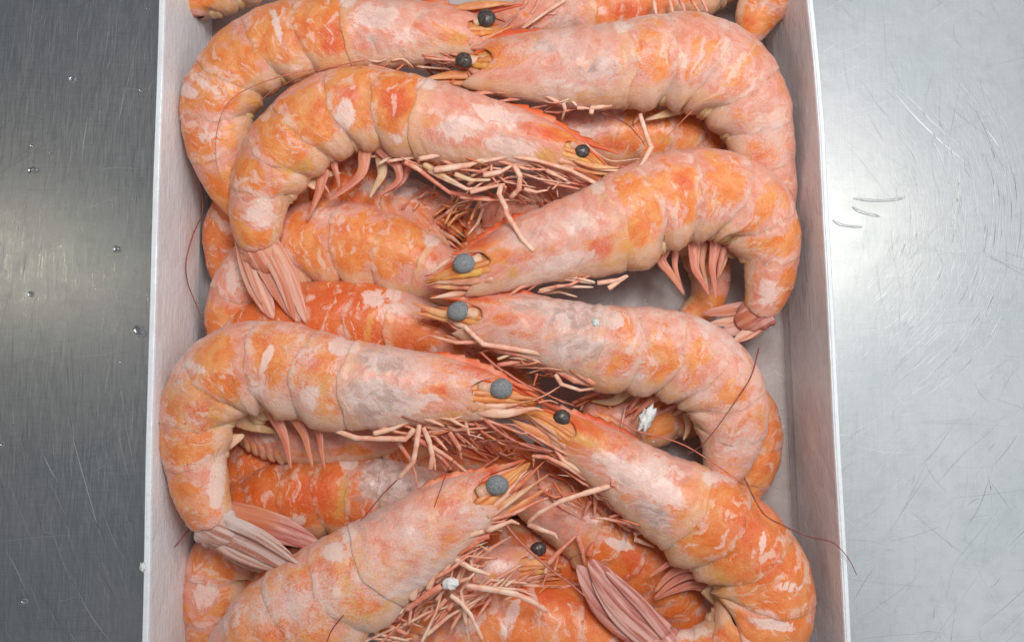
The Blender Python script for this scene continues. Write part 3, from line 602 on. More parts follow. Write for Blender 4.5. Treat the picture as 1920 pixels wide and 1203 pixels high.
shrimp('pale shrimp curve in the bottom left corner of the box', [(520,1010,46,90),(460,1020,52,92),(415,1050,58,94),(398,1105,58,94),(398,1160,54,92),(412,1220,46,88),(440,1270,36,84)], 0, -1, .5, .15, seed=33, head=False, nseg=5, blobs=[(385,1115,26,30,0,'w',.9),(400,1020,20,16,0,'w',.8)])
shrimp('glossy pink and orange shrimp crossing under the legs between the two bottom heads', [(955,905,34,100),(1010,930,52,100),(1070,965,64,102),(1130,1005,70,104),(1190,1045,70,104),(1240,1085,62,100),(1280,1140,52,96),(1290,1200,44,90)], 2.6, 1, .7, .1, head=False, seed=34, deep=.4, wet=.6,
  blobs=[(1080,935,30,10,0,'o',1),(1160,1020,30,8,15,'w',1.4),(1200,1055,40,26,20,'o',1.3),(1020,940,30,20,20,'w',.5),(1090,975,50,14,0,'w',.5)],
  legs=[(D2([(570,730),(700,590),(860,440)]),10,172),(D2([(870,440),(920,600),(940,740)]),11,[172,168,160]),(D2([(640,790),(660,710),(680,640)]),6,165),(D2([(540,820),(560,770),(590,730)]),7,168),(D2([(980,650),(1000,580),(1030,510)]),13,172,leg_dark),(D2([(1430,430),(1540,400),(1700,420)]),8,188,leg_pale),(D2([(1450,480),(1540,520),(1640,560)]),9,186,leg_pale),(D2([(1220,240),(1300,330),(1400,400)]),11,185),(D2([(1000,100),(960,170),(930,250)]),8,178),(D2([(1050,30),(1045,130),(1040,230)]),9,180),(D2([(370,330),(520,390),(640,430),(670,480)]),10,180,leg_pale),(D2([(640,225),(720,232),(820,238)]),3,170)])
shrimp('orange shrimp back at the bottom edge in the middle, under a long pale leg', [(760,1260,50,100),(815,1225,66,104),(880,1205,82,108),(950,1190,92,110),(1025,1185,98,110),(1100,1205,98,108),(1160,1250,90,104),(1200,1310,74,100)], 2, 1, .8, .2, head=False, seed=35, deep=.4, blobs=[(1010,1110,50,26,0,'o',1.5),(1080,1130,40,30,20,'o',1.3),(960,1150,12,50,20,'w',1),(880,1170,40,16,-30,'w',.9),(880,1150,40,14,-30,'o',.8)], wet=.2)
shrimp('small head with a dark glassy eye at bottom centre, under the frosty bottom left shrimp', [(1030,1062,22,118),(975,1062,38,120),(915,1072,50,120),(850,1095,56,118),(780,1130,60,112),(720,1180,60,104)], 3, -1, .65, .1, eye=(1010,1028,134,14), eye_kind='d', seed=36, deep=.3, wet=.6, nauto=3,
  blobs=[(930,1060,30,16,0,'w',1),(925,1085,12,14,0,'yl',0.86),(965,1040,30,16,0,'yl',0.58),(900,1030,40,14,-20,'g',1)], scales=[(D2([(150,830),(400,780),(640,720)]),10,135),(D2([(200,880),(450,840),(700,800)]),9,130,scale_or)])
shrimp('deep orange head buried in the dark gap among claws at the centre', [(1000,870,20,80),(960,850,36,84),(905,835,50,86),(850,825,56,86),(790,828,56,84),(730,840,50,80)], 4, -1, .95, 0, eye=None, head=False, seed=37, deep=.8, wet=.4, blobs=[(900,820,60,40,0,'o',1.5)],
  scales=[(C7([(950,560),(1200,600),(1450,660)]),12,120,scale_or),(C7([(1000,760),(1250,820),(1480,900)]),12,118,scale_or),(C7([(900,800),(1080,880),(1300,920)]),12,116,scale_or)], legs=[(C7([(1180,790),(1300,830),(1420,860)]),6,130,leg_dark),(C7([(760,760),(1000,840),(1150,880)]),8,130,leg_dark),(C7([(750,660),(980,740),(1150,850)]),8,136,leg_dark)])
shrimp('dark orange shrimp back in the hollow under the lilac headed shrimp', [(1010,760,20,90),(960,720,34,90),(900,690,44,90),(840,680,48,88)], 3, 1, .95, 0, head=False, seed=38, deep=.7, blobs=[(930,700,60,40,0,'o',1.5)])
def tangle(root, x0, y0, x1, y1, n, spread, z0, z1, mats, wd=(4, 9), ln=(30, 90), ang=0):
    for i in range(n):
        t = rng.random(); x = x0+(x1-x0)*t+rng.normal(0, spread); y = y0+(y1-y0)*t+rng.normal(0, spread*.5); a = math.radians(ang+rng.normal(0, 28)); l = rng.uniform(*ln)
        c, s_ = math.cos(a), math.sin(a); b = rng.normal(0, .12)*l; z = rng.uniform(z0, z1)
        p = [(x-c*l/2, y-s_*l/2), (x+s_*b-c*l*.1, y-c*b), (x+c*l/2, y+s_*l/2+rng.normal(0, 6))]
        limb('walking_leg', p, rng.uniform(*wd), z, mats[i % len(mats)], root, taper=(.9, .4), seg=6)
SH = [o for o in COL.objects if o.name.startswith('shrimp.') or o.name == 'shrimp']
tangle(SH[16], 760, 815, 1000, 850, 46, 18, 95, 150, (leg_dark, leg_dark, scale_or, leg_mat), ang=18)
tangle(SH[17], 880, 670, 1020, 740, 20, 14, 90, 140, (leg_dark, leg_dark, leg_mat), ang=24)
tangle(SH[13], 980, 880, 1120, 960, 16, 16, 130, 175, (leg_mat, leg_dark), ang=35)
tangle(SH[15], 820, 1075, 1040, 1110, 26, 20, 120, 165, (leg_mat, scale_or, leg_pale), ang=-8)
tangle(SH[3], 900, 345, 1100, 385, 22, 12, 120, 150, (leg_mat, leg_dark, leg_mat), ang=8)
tangle(SH[1], 770, 360, 900, 400, 18, 12, 120, 150, (leg_dark, scale_or, leg_mat), ang=-50)
tangle(SH[9], 770, 590, 940, 640, 22, 16, 125, 165, (leg_dark, leg_mat, scale_or), ang=16)
tangle(SH[5], 900, 20, 1010, 60, 14, 12, 110, 150, (leg_mat, leg_dark), ang=-30)
tangle(SH[4], 1070, 745, 1230, 775, 14, 12, 120, 160, (leg_mat, leg_dark), ang=-30)
tangle(SH[2], 800, 115, 960, 190, 22, 12, 100, 160, (leg_dark, scale_or, leg_mat), ang=10)
for lb_, st_a, sd_ in _deep: shrimp(lb_, st_a, 0, -1, .85, .05, seed=sd_, head=False, deep=.6, wet=.4, nseg=5)
# --- upper layer -------------------------------------------------------------
shrimp('top left shrimp, pale orange and banded, its brown eyed head near the top edge', [(925,62,20,205),(880,63,40,206),(820,60,53,206),(760,62,62,206),(700,65,68,206),(640,66,73,206),(570,72,76,206),(500,92,74,205),(445,130,70,202),(412,185,70,198),(405,245,62,192),(418,305,54,184),(440,360,42,172),(462,400,28,160)], 4.6, -1, .62, .15, seed=1,
  eye=(912,34,228,17), eye_kind='d', stalk=(888,42), rost=(985,8,212), nauto=4,
  blobs=[(800,52,22,10,10,'o',1.6),(830,70,30,12,10,'o',1.2),(860,70,24,12,0,'yl',0.65),(700,30,46,26,0,'w',1.1),(760,70,40,24,0,'w',.7),(700,72,28,14,0,'g',.7),(720,95,50,14,0,'g',.6),(620,70,26,46,10,'o',1.4),(565,50,26,36,10,'o',1),(520,50,8,40,-15,'w',1),(350,170,26,10,20,'w',1.3),(385,160,60,10,35,'w',.8),(395,255,30,30,0,'w',.6),(480,190,30,30,0,'yl',0.58),(430,150,26,26,0,'o',.8),(560,130,30,10,0,'w',.6)],
  legs=[(C1([(1040,420),(700,480),(400,620),(60,840)]),6,222,leg_dark),(C1([(900,660),(600,640),(420,730),(220,890)]),7,215,leg_dark),(C1([(370,870),(420,920),(440,960)]),6,190),(C1([(440,880),(500,940),(520,970)]),6,190)],
  scales=[(C1([(900,540),(1250,470),(1850,360)]),20,212,scale_or),(C1([(1000,480),(1400,420),(1700,300)]),16,218,scale_or),(C1([(960,100),(1300,60),(1700,30)]),18,226,scale_or)], ants=[([(595,129),(540,140),(480,160),(430,190),(408,240),(405,300),(418,345)],2.6,[245,262,262,262,256,250,240],ant_pink),([(690,112),(600,132),(520,165),(470,205)],2.6,[255,235,215,205],ant_pink)])
shrimp('top right shrimp, frosty pink with a glossy brown eye, curving down the right wall', [(878,118,14,214),(900,122,38,215),(945,122,54,216),(1000,124,64,216),(1070,126,74,216),(1120,126,79,216),(1170,122,80,216),(1235,112,84,216),(1305,116,90,214),(1365,148,88,210),(1408,204,76,203),(1430,262,60,194),(1446,315,46,182),(1458,368,36,166),(1462,410,24,150)], 5.9, 1, .24, .5, seed=2,
  eye=(870,113,240,15.5), eye_kind='d', stalk=(915,112), rost=(842,158,212), nauto=4,
  blobs=[(960,82,60,20,-10,'o',1.1),(960,100,60,30,0,'o',.7),(1110,120,50,26,0,'o',.7),(1120,130,60,30,0,'g',.7),(1020,90,40,16,0,'g',.7),(1060,160,60,12,10,'w',.8),(1200,110,40,40,0,'o',.6),(1168,110,9,40,5,'yl',0.65),(1080,190,70,12,0,'yl',0.43),(1240,180,40,20,0,'w',.4)],
  legs=[(C2([(70,320),(130,390),(300,430),(460,520)]),9,235,leg_pale,(.6,.8)),(C2([(60,408),(160,430),(320,450)]),8,222,leg_pale),(C3([(560,0),(700,40),(820,90)]),9,226,leg_pale),(C3([(830,60),(850,130),(815,250)]),8,[236,230,205],leg_pale),(C3([(830,60),(900,30),(970,100)]),8,236,leg_pale),(C3([(1110,180),(1120,120),(1330,85)]),10,228,leg_pale,(.9,.9)),(C3([(1600,180),(1660,380),(1710,510)]),10,[250,250,262],leg_pale,(.8,.8)),(C3([(1720,500),(1620,680),(1500,790)]),11,[262,262,258],leg_pale,(.9,.4)),(C3([(970,120),(1050,120),(1120,130)]),8,225,leg_pale)],
  scales=[(C1([(1400,900),(950,900),(560,960)]),20,216,scale_or),(C1([(1500,1000),(1150,990),(640,950)]),20,208,scale_or)],
  ants=[(C3([(1200,160),(1450,270),(1600,420),(1650,500)]),3,[215,225,235,240]),([(1311,195),(1268,238),(1225,285)],2.2,[225,230,240],ant_pink)],
  swims=[(C2([(900,500),(860,560),(820,620)]),24,195),(C2([(1080,530),(980,570),(880,600)]),22,200,flesh_mat),(C2([(1230,570),(1150,540),(1050,560)]),20,205,flesh_mat),(C2([(1300,690),(1250,640),(1200,600)]),22,196,flesh_mat)])
shrimp('upper left shrimp, orange and white, its tail fan hanging straight down over the pile', [(1128,318,16,222),(1100,300,26,224),(1055,283,38,226),(1000,262,47,227),(930,249,60,228),(860,238,72,228),(795,224,76,228),(722,203,73,228),(650,205,78,226),(583,235,78,224),(528,288,72,220),(497,342,63,214),(484,395,54,208),(484,440,46,202),(488,466,34,198)], 6, -1, .52, .15, seed=3,
  eye=(1092,283,246,13.5), eye_kind='d', stalk=(1068,270), rost=(1160,288,240), nauto=3,
  blobs=[(648,215,14,26,5,'w',1.9),(1010,245,70,12,15,'o',1.6),(960,240,26,14,20,'o',1.3),(1030,290,30,18,0,'yl',0.79),(1080,300,30,12,15,'yl',0.94),(930,215,60,22,15,'w',.9),(860,240,50,30,0,'w',.8),(960,275,60,20,10,'w',1),(810,225,26,18,0,'o',.9),(810,285,30,12,0,'o',1),(740,190,34,36,0,'o',1.2),(660,180,20,26,0,'o',1.1),(600,200,20,24,0,'o',.9),(575,310,26,18,0,'yl',0.79),(530,320,30,20,0,'yl',0.50),(495,400,36,34,10,'w',.9),(540,440,9,60,10,'yl',0.94),(560,250,30,30,0,'o',.5),(740,260,26,10,30,'w',.7),(880,320,60,12,0,'yl',0.29)],
  scales=[(C3([(760,600),(1050,720),(1420,790)]),22,236,scale_or),(C3([(780,560),(1100,700),(1500,760)]),12,246),(C3([(930,640),(1150,700),(1400,720)]),12,250,scale_or)],
  tail=[([(478,448),(520,520),(563,604)],56,202,182),([(462,448),(478,520),(512,598)],48,196,176),([(500,440),(540,510),(574,606)],30,208,188),([(490,452),(530,530),(552,600)],26,214,190),([(455,452),(468,500),(492,570)],22,206,186)],
  legs=[(C3([(0,660),(300,600),(560,640),(900,740),(1170,880)]),9,248,leg_pale,(.8,.8)),(C3([(30,790),(200,760),(330,690)]),11,245,leg_pale),(C3([(340,690),(400,800),(390,930),(300,1020)]),11,[248,245,235,220],leg_pale,(.9,.8)),(C3([(-100,960),(60,920),(250,880)]),10,236,leg_pale),(C3([(210,890),(190,980),(260,1120)])+C5([(1010,0),(1080,110),(1180,270),(1290,380)]),10,[240,246,262,268,270,272,272],leg_pale,(.9,.9)),(C3([(250,900),(220,1000),(150,1200)]),9,[220,190,150]),(C3([(440,930),(560,960),(680,940)]),8,225,leg_pale),(C3([(600,820),(700,870),(1000,930)]),9,222),(C3([(660,740),(760,790),(880,850)]),9,236,leg_pale),(C3([(-200,1010),(100,1040),(340,1040)]),8,210),
    (C4([(1060,340),(1180,400),(1350,530),(1530,660)]),10,[235,235,225,215],leg_mat,(.95,.6)),(C4([(1300,420),(1500,520),(1680,610),(1900,600)]),11,236,leg_pale),(C4([(1250,360),(1450,480),(1600,560)]),12,238,flesh_mat),(C4([(1200,310),(1500,250),(1860,215)]),10,252,leg_pale),(C4([(1350,420),(1700,370),(1920,280)]),13,248,leg_pale),(C4([(1560,460),(1720,520),(1920,520)]),10,240,flesh_mat),(C4([(1500,640),(1700,680),(1920,700)]),9,205,leg_mat),(C3([(860,770),(1000,860),(1250,890),(1450,820),(1700,700),(1850,570)]),6,[232,232,236,245,250,250],ant_pink,(.9,.9)),(C3([(1340,700),(1600,720),(1750,660),(1840,570)]),5,[240,244,248,248],ant_pink)],
  ants=[(C3([(1050,470),(1180,580),(1330,650),(1600,625)]),3.2,[262,262,262,262],leg_pale)],
  swims=[(C4([(390,200),(350,330),(385,480),(410,610)]),21,228),(C4([(660,270),(630,440),(500,580),(290,730)]),24,230),(C4([(830,330),(830,470),(760,600),(710,700)]),21,212,flesh_mat),(C4([(900,290),(990,390),(990,530),(800,680)]),21,228),(C4([(1090,400),(1030,540),(840,670)]),15,208),(C4([(200,450),(250,560),(310,660)]),14,222),(C4([(220,560),(180,700),(80,930)]),19,218),(C4([(140,560),(260,470),(420,450)]),22,210,flesh_mat)])
shrimp('lilac grey headed shrimp with frosted eye and pink back, coiling towards the right wall', [(838,588,14,204),(862,592,28,206),(905,598,44,208),(970,607,58,210),(1050,628,68,212),(1110,645,75,213),(1160,652,78,213),(1220,656,80,213),(1285,672,82,212),(1338,708,80,210),(1366,758,74,205),(1370,812,64,196),(1362,860,48,184),(1346,900,32,170)], 5, 1, .27, .6, seed=5,
  eye=(859,583,236), stalk=(897,590), rost=(808,556,214), nauto=5,
  blobs=[(900,555,60,12,0,'o',1.7),(960,570,50,12,5,'o',.9),(950,598,26,14,0,'o',1.5),(980,630,34,12,10,'o',1.1),(1000,570,60,14,0,'g',.9),(1080,590,60,36,0,'g',1.1),(1090,650,60,30,0,'g',.9),(880,605,26,16,0,'yl',0.72),(1150,600,20,20,0,'w',.9),(1170,650,14,50,-10,'o',.7),(1210,680,50,30,0,'o',.8),(1200,700,60,20,0,'w',.5),(1330,600,20,30,-40,'w',.7),(1310,660,20,20,0,'o',.6),(1370,840,40,10,-20,'w',.7)],
  scales=[(C6([(600,260),(350,250),(60,140)]),16,214,scale_or),(C6([(750,390),(400,300),(60,240)]),18,210,scale_or)],
  legs=[(C6([(590,380),(680,470),(780,560),(1100,610),(1400,660)]),10.5,[240,242,243,243,243],leg_pale,(.75,.95)),(C6([(1380,660),(1420,690),(1460,720)]),12,240,leg_pale,(1,1)),(C6([(1510,690),(1680,820),(1900,960)]),12,240,leg_mat,(1,.9)),(C6([(850,590),(1200,680),(1480,790)]),10,232,leg_mat),(C6([(1480,790),(1700,920),(1930,970)]),13,228,leg_mat,(1,.8)),(C6([(920,770),(1250,715),(1480,850)]),9,216),(C6([(1500,860),(1560,960),(1750,1020),(1900,1000)]),9,[225,220,222,226],leg_pale),(C6([(920,710),(1060,660),(1150,640)]),6,226,flesh_mat),(C6([(1250,720),(1350,800),(1500,890)]),10,205)],
  swims=[(D6([(780,200),(680,360),(620,450)]),14,196),(D6([(940,270),(760,400),(660,530)]),18,190),(D6([(700,190),(400,220),(130,310)]),14,186),(D6([(600,230),(480,330),(260,330)]),22,170,flesh_mat),(D6([(1050,260),(930,290),(800,330)]),20,188,flesh_mat),(D6([(1350,420),(1200,400),(1080,470)]),26,178,flesh_mat),(D6([(1230,480),(1230,600),(1180,720)]),18,170,flesh_mat)],
  ants=[(C6([(750,640),(950,810),(1250,990),(1450,1080),(1700,1180)]),5.5,[224,226,232,236,240],ant_pink),(D6([(450,470),(700,620),(1000,700),(1250,800),(1600,1030),(1850,1200)]),4,[246,252,258,262,262,258],ant_pink),([(1423,652),(1408,705),(1380,750),(1345,800),(1315,835),(1287,852)],3,[235,290,288,285,275,262])])
shrimp('middle right shrimp with frosted grey eye and scalloped belly over the open box floor', [(822,522,14,214),(846,516,26,216),(885,505,42,218),(935,488,55,220),(1000,465,66,222),(1070,446,77,223),(1125,432,85,223),(1165,415,89,223),(1215,388,88,223),(1275,366,86,222),(1340,364,84,219),(1400,388,80,213),(1433,435,68,205),(1444,488,54,194),(1438,540,44,180),(1424,585,32,164)], 6.4, 1, .38, .35, seed=4,
  eye=(870,494,246,20), stalk=(905,485), rost=(846,476,226), nauto=3,
  blobs=[(925,440,50,12,-25,'o',1.6),(960,480,40,16,-10,'o',1.2),(1010,475,30,10,-20,'o',1),(900,500,26,12,0,'yl',0.65),(960,510,12,16,0,'yl',0.72),(1130,475,60,34,-30,'o',.9),(1180,460,20,40,-20,'yl',0.58),(1060,490,60,16,-15,'w',1),(1080,420,60,26,-15,'w',.7),(1000,440,40,14,-15,'g',.5),(1280,345,40,20,0,'o',1),(1350,400,30,40,0,'w',.4),(1080,505,60,10,-5,'o',.9),(1440,550,26,34,0,'w',.8),(1480,540,14,40,10,'o',.9),(1395,565,8,30,0,'yl',0.94)],
  scales=[(C5([(1100,640),(700,760),(240,850)]),20,214),(C5([(900,640),(600,720),(280,740)]),18,222,scale_or),(C5([(700,650),(450,640),(180,690)]),14,218,scale_or),(C5([(480,430),(350,520),(240,610)]),10,208,scale_mat)],
  tail=[([(1445,575),(1405,605),(1345,628)],34,166,140,tail_pink),([(1440,590),(1412,618),(1375,640)],28,168,150),([(1425,572),(1375,580),(1315,588)],26,156,130,tail_pink),([(1435,580),(1390,600),(1330,606)],22,162,135)],
  legs=[(C5([(1060,760),(1500,640),(1890,700)]),9,[214,232,232],leg_pale),(C5([(1530,620),(1700,640),(1900,690)]),9,236,leg_pale),(Z5(880,360,[(640,455),(740,440),(790,415)],2.667),9,230,leg_pale),(Z5(880,360,[(695,482),(745,448),(795,418)],2.667),10,228,leg_pale),(Z5(880,360,[(350,495),(450,470),(620,475)],2.667),9,222,leg_pale),(Z5(880,360,[(360,505),(450,498),(540,525)],2.667),7,200,leg_pale)],
  swims=[(D5([(345,150),(320,260),(420,400),(550,600)]),24,205),(D5([(460,160),(460,330),(520,520),(550,590)]),15,198),(D5([(650,150),(660,340),(740,490),(800,610)]),24,205),(D5([(860,110),(830,330),(850,500),(860,650)]),21,205),(D5([(940,180),(900,330),(880,450)]),16,196),(D5([(740,110),(730,300),(790,540)]),14,190,scale_mat),(D5([(960,110),(950,260),(900,420)]),15,186,scale_mat),(D5([(1000,60),(980,160),(1060,230)]),34,190,flesh_mat),(D5([(900,70),(880,140),(930,210)]),26,190,flesh_mat)])
shrimp('frost powdered left shrimp with grey eye, three hanging swimmerets and a folded grey tail', [(975,748,16,228),(945,742,32,230),(895,735,46,231),(830,728,60,232),(760,726,72,233),(700,724,80,233),(640,718,83,233),(580,702,85,233),(515,686,84,233),(452,690,84,232),(402,720,80,230),(373,768,70,228),(364,822,63,225),(370,878,58,222),(382,932,52,220),(400,980,42,218)], 5.6, -1, .5, .55, seed=6,
  eye=(940,728,258,20), stalk=(897,727), rost=(1022,752,236), nauto=4,
  blobs=[(880,690,80,14,12,'o',1.6),(860,735,26,16,0,'o',1.6),(820,735,40,14,-10,'o',1.2),(640,648,20,16,0,'w',1.6),(720,680,50,26,10,'g',1.1),(700,745,60,40,0,'g',1.2),(760,760,50,24,0,'w',.9),(800,745,50,10,0,'w',.8),(610,720,8,60,12,'yl',0.65),(580,670,34,34,10,'o',1.2),(500,650,22,30,0,'o',.9),(500,670,8,30,20,'w',1.2),(380,770,34,50,0,'o',.9),(400,780,30,30,0,'yl',0.58),(368,690,34,10,25,'w',.9),(480,730,20,14,30,'w',.9),(410,900,20,50,5,'w',1.2),(428,900,7,60,3,'yl',1.08),(580,740,20,30,0,'w',.9),(850,780,20,14,0,'yl',0.65),(920,765,50,10,0,'o',.7),(520,780,60,12,10,'yl',0.58)],
  scales=[(C7([(950,360),(1300,400),(1600,350),(1715,375)]),19,250),(C7([(900,300),(1250,310),(1600,270)]),20,238,scale_or),(C7([(1080,190),(1350,230),(1640,250)]),14,246,scale_or),(C7([(1400,100),(1520,140),(1640,175)]),10,240,rost_mat)],
  tail=[([(395,985),(480,1022),(566,1074)],46,222,258,tail_grey),([(385,985),(440,1028),(545,1070)],40,214,246,tail_grey),([(425,965),(505,985),(600,1022)],58,196,186,tail_pink),([(412,970),(490,1005),(560,1056)],26,238,270,tail_grey),([(400,1000),(440,1040),(492,1068)],26,205,215,tail_grey)],
  legs=[(C7([(0,600),(200,550),(360,480)]),10,255,leg_pale),(Z5(260,740,[(950,170),(1060,210),(1300,215),(1345,165)],2.598),10,[240,246,252,256],leg_pale,(.9,1)),(C7([(400,640),(600,740),(770,850),(940,990)]),10,[248,240,232,222]),(C7([(460,510),(430,720),(400,880),(250,1050)]),12,[262,262,258,245],leg_pale,(.8,.7)),(C7([(500,540),(560,680),(590,820),(570,960)]),11,[260,256,250,242],leg_pale,(.8,.8)),(C7([(590,810),(610,880),(620,965)]),7,[250,246,242],leg_pale),(C7([(760,590),(860,740),(880,860)]),10,[235,225,210]),(C7([(600,620),(680,700),(740,770)]),8,230),(C7([(600,750),(700,860),(780,960)]),10,[235,225,215]),(C7([(640,800),(680,880),(730,980)]),9,[225,215,205]),(C7([(830,590),(870,640),(915,690)]),7,230),(C7([(500,440),(600,480),(710,525)]),9,256,leg_pale),(C7([(760,450),(850,500),(955,550)]),7,254,leg_pale),(C7([(250,690),(370,860),(420,1000),(440,1200)]),8,[225,220,215,205],leg_mat),(C7([(790,880),(850,950),(900,1000)]),10,[222,215,205]),(C7([(540,590),(750,570),(1150,540)]),8,232),(Z5(260,740,[(860,120),(950,170),(1060,225)],2.598),9,238,flesh_mat)],
  swims=[(D8([(620,220),(700,400),(740,560),(775,745)]),25,232),(D8([(790,190),(900,380),(950,560),(995,735)]),22,234),(D8([(970,190),(1050,350),(1080,560),(1115,745)]),20,236),(D8([(480,160),(420,220),(520,280)]),40,212,flesh_mat),(D8([(120,470),(220,440),(310,400)]),34,216,flesh_mat),(D8([(850,120),(900,180),(980,210)]),30,214,flesh_mat),(D8([(250,230),(380,300),(640,380)]),30,206,flesh_mat)],
  ants=[(C7([(150,370),(400,470),(850,590),(1150,670),(1400,740),(1800,800)]),3.2,[270,268,262,250,240,235]),(C7([(1100,450),(1300,610),(1550,730),(1800,780)]),7,[246,240,234,230],ant_pink),(C7([(1200,480),(1480,590),(1700,720)]),4,[236,232,228],ant_pink),(C7([(1300,-30),(1500,100),(1700,190),(1920,300)]),5,[236,240,244,246],ant_pink),(C7([(1640,0),(1620,60),(1600,130)]),5,[250,248,244],leg_dark),(C7([(1590,270),(1730,210),(1870,125)]),4.5,[244,246,246],leg_mat),(C7([(1650,290),(1760,270),(1850,300)]),5,[244,246,244],leg_mat)])
shrimp('bottom right shrimp, glossy deep orange, with round dark eye and a mauve tail fan', [(992,778,10,200),(1012,782,24,203),(1052,803,34,206),(1108,838,47,210),(1168,878,62,213),(1225,918,75,215),(1280,950,86,216),(1330,980,91,217),(1385,1020,90,217),(1425,1070,88,216),(1437,1128,90,214),(1415,1185,86,210),(1362,1222,74,206),(1302,1236,62,203),(1255,1226,48,202)], 6.1, 1, .78, .2, seed=8,
  eye=(1054,783,216,16), eye_kind='d', stalk=(1078,795), rost=(1000,748,216), nauto=3, deep=.25, wet=.25,
  blobs=[(1150,815,50,10,25,'o',1.4),(1160,842,40,14,35,'o',1.6),(1090,800,60,10,28,'o',1.4),(1230,910,60,24,35,'w',1.3),(1170,885,50,20,40,'w',1.2),(1240,870,60,24,30,'w',.7),(1300,935,30,26,20,'o',.8),(1225,965,40,20,40,'g',1.2),(1290,1000,34,20,20,'yl',0.50),(1340,960,50,50,0,'yl',0.43),(1400,1000,50,60,0,'o',1.1),(1450,1070,40,60,0,'o',1.1),(1360,890,26,12,25,'w',1.2),(1480,1100,26,6,0,'w',1.5),(1450,1170,40,8,10,'w',1.6),(1430,1020,6,24,10,'w',1.2),(1280,1180,50,20,0,'w',1.1),(1330,1180,30,26,0,'o',.8),(1110,830,30,14,40,'yl',0.72),(1080,815,26,12,30,'yl',0.86),(1120,860,14,14,0,'w',.9),(1350,1090,20,50,0,'yl',0.72)],
  scales=[(C8([(950,660),(600,450),(180,230)]),27,214,scale_or),(C8([(900,560),(650,390),(360,190)]),9,228,scale_mat),(C8([(1000,460),(750,380),(560,200)]),20,216,scale_or)],
  tail=[([(1240,1195),(1170,1130),(1104,1048)],66,216,206,tail_pink),([(1235,1200),(1150,1150),(1082,1058)],60,206,192,tail_pink),([(1250,1190),(1200,1130),(1135,1070)],26,224,216,tail_pink),([(1225,1215),(1160,1160),(1110,1090)],24,216,206,tail_pink),([(1262,1222),(1240,1205),(1215,1180)],62,208,212,tail_pink)],
  legs=[(C8([(410,610),(560,620),(750,710),(1020,880)]),9,[222,226,222,216],leg_mat,(.8,.9)),(C8([(425,600),(430,660),(425,720)]),6,[222,216,206]),(C8([(640,540),(730,660),(950,800),(1200,930)]),12,[222,222,222,220],leg_mat,(.5,1)),(C8([(1190,910),(950,980),(700,1060),(480,1180),(370,1280)]),10.5,[250,256,258,252,240],leg_pale,(1,.6)),(C8([(1225,850),(1215,900),(1245,910)]),8,[252,254,254],leg_mat),(C8([(1260,900),(1350,1020),(1420,1200)]),15,[250,246,240],leg_pale,(1,.9)),(D2([(1390,140),(1440,240),(1480,330)]),14,[240,236,228],leg_pale),(D2([(1380,60),(1500,200),(1590,360)]),14,[226,226,222],leg_dark),(D2([(1130,20),(1220,160),(1400,280),(1520,380)]),12,[206,206,206,204],leg_mat),(D2([(1240,30),(1280,130),(1350,220)]),9,216,leg_mat)],
  swims=[(D4([(660,280),(450,370),(190,545)]),19,224),(D4([(780,380),(560,430),(390,530),(250,690)]),27,214),(D4([(830,500),(600,510),(400,620),(245,755)]),26,206),(D4([(810,640),(620,620),(430,680),(240,770)]),23,196),(D4([(850,560),(930,680),(1040,760)]),28,214,flesh_mat),(D4([(800,680),(860,780),(920,880)]),26,206,flesh_mat),(D4([(780,400),(900,420),(1020,470)]),30,216,flesh_mat)],
  ants=[([(1395,895),(1430,960),(1470,985),(1515,1005),(1560,1016),(1590,1045),(1607,1078)],3.2,[285,300,305,305,300,292,280]),(C8([(-100,470),(50,450),(350,490),(620,560)]),5,[214,218,222,222],ant_pink),(C8([(0,455),(300,530),(600,575)]),4,[210,214,218],ant_pink)])
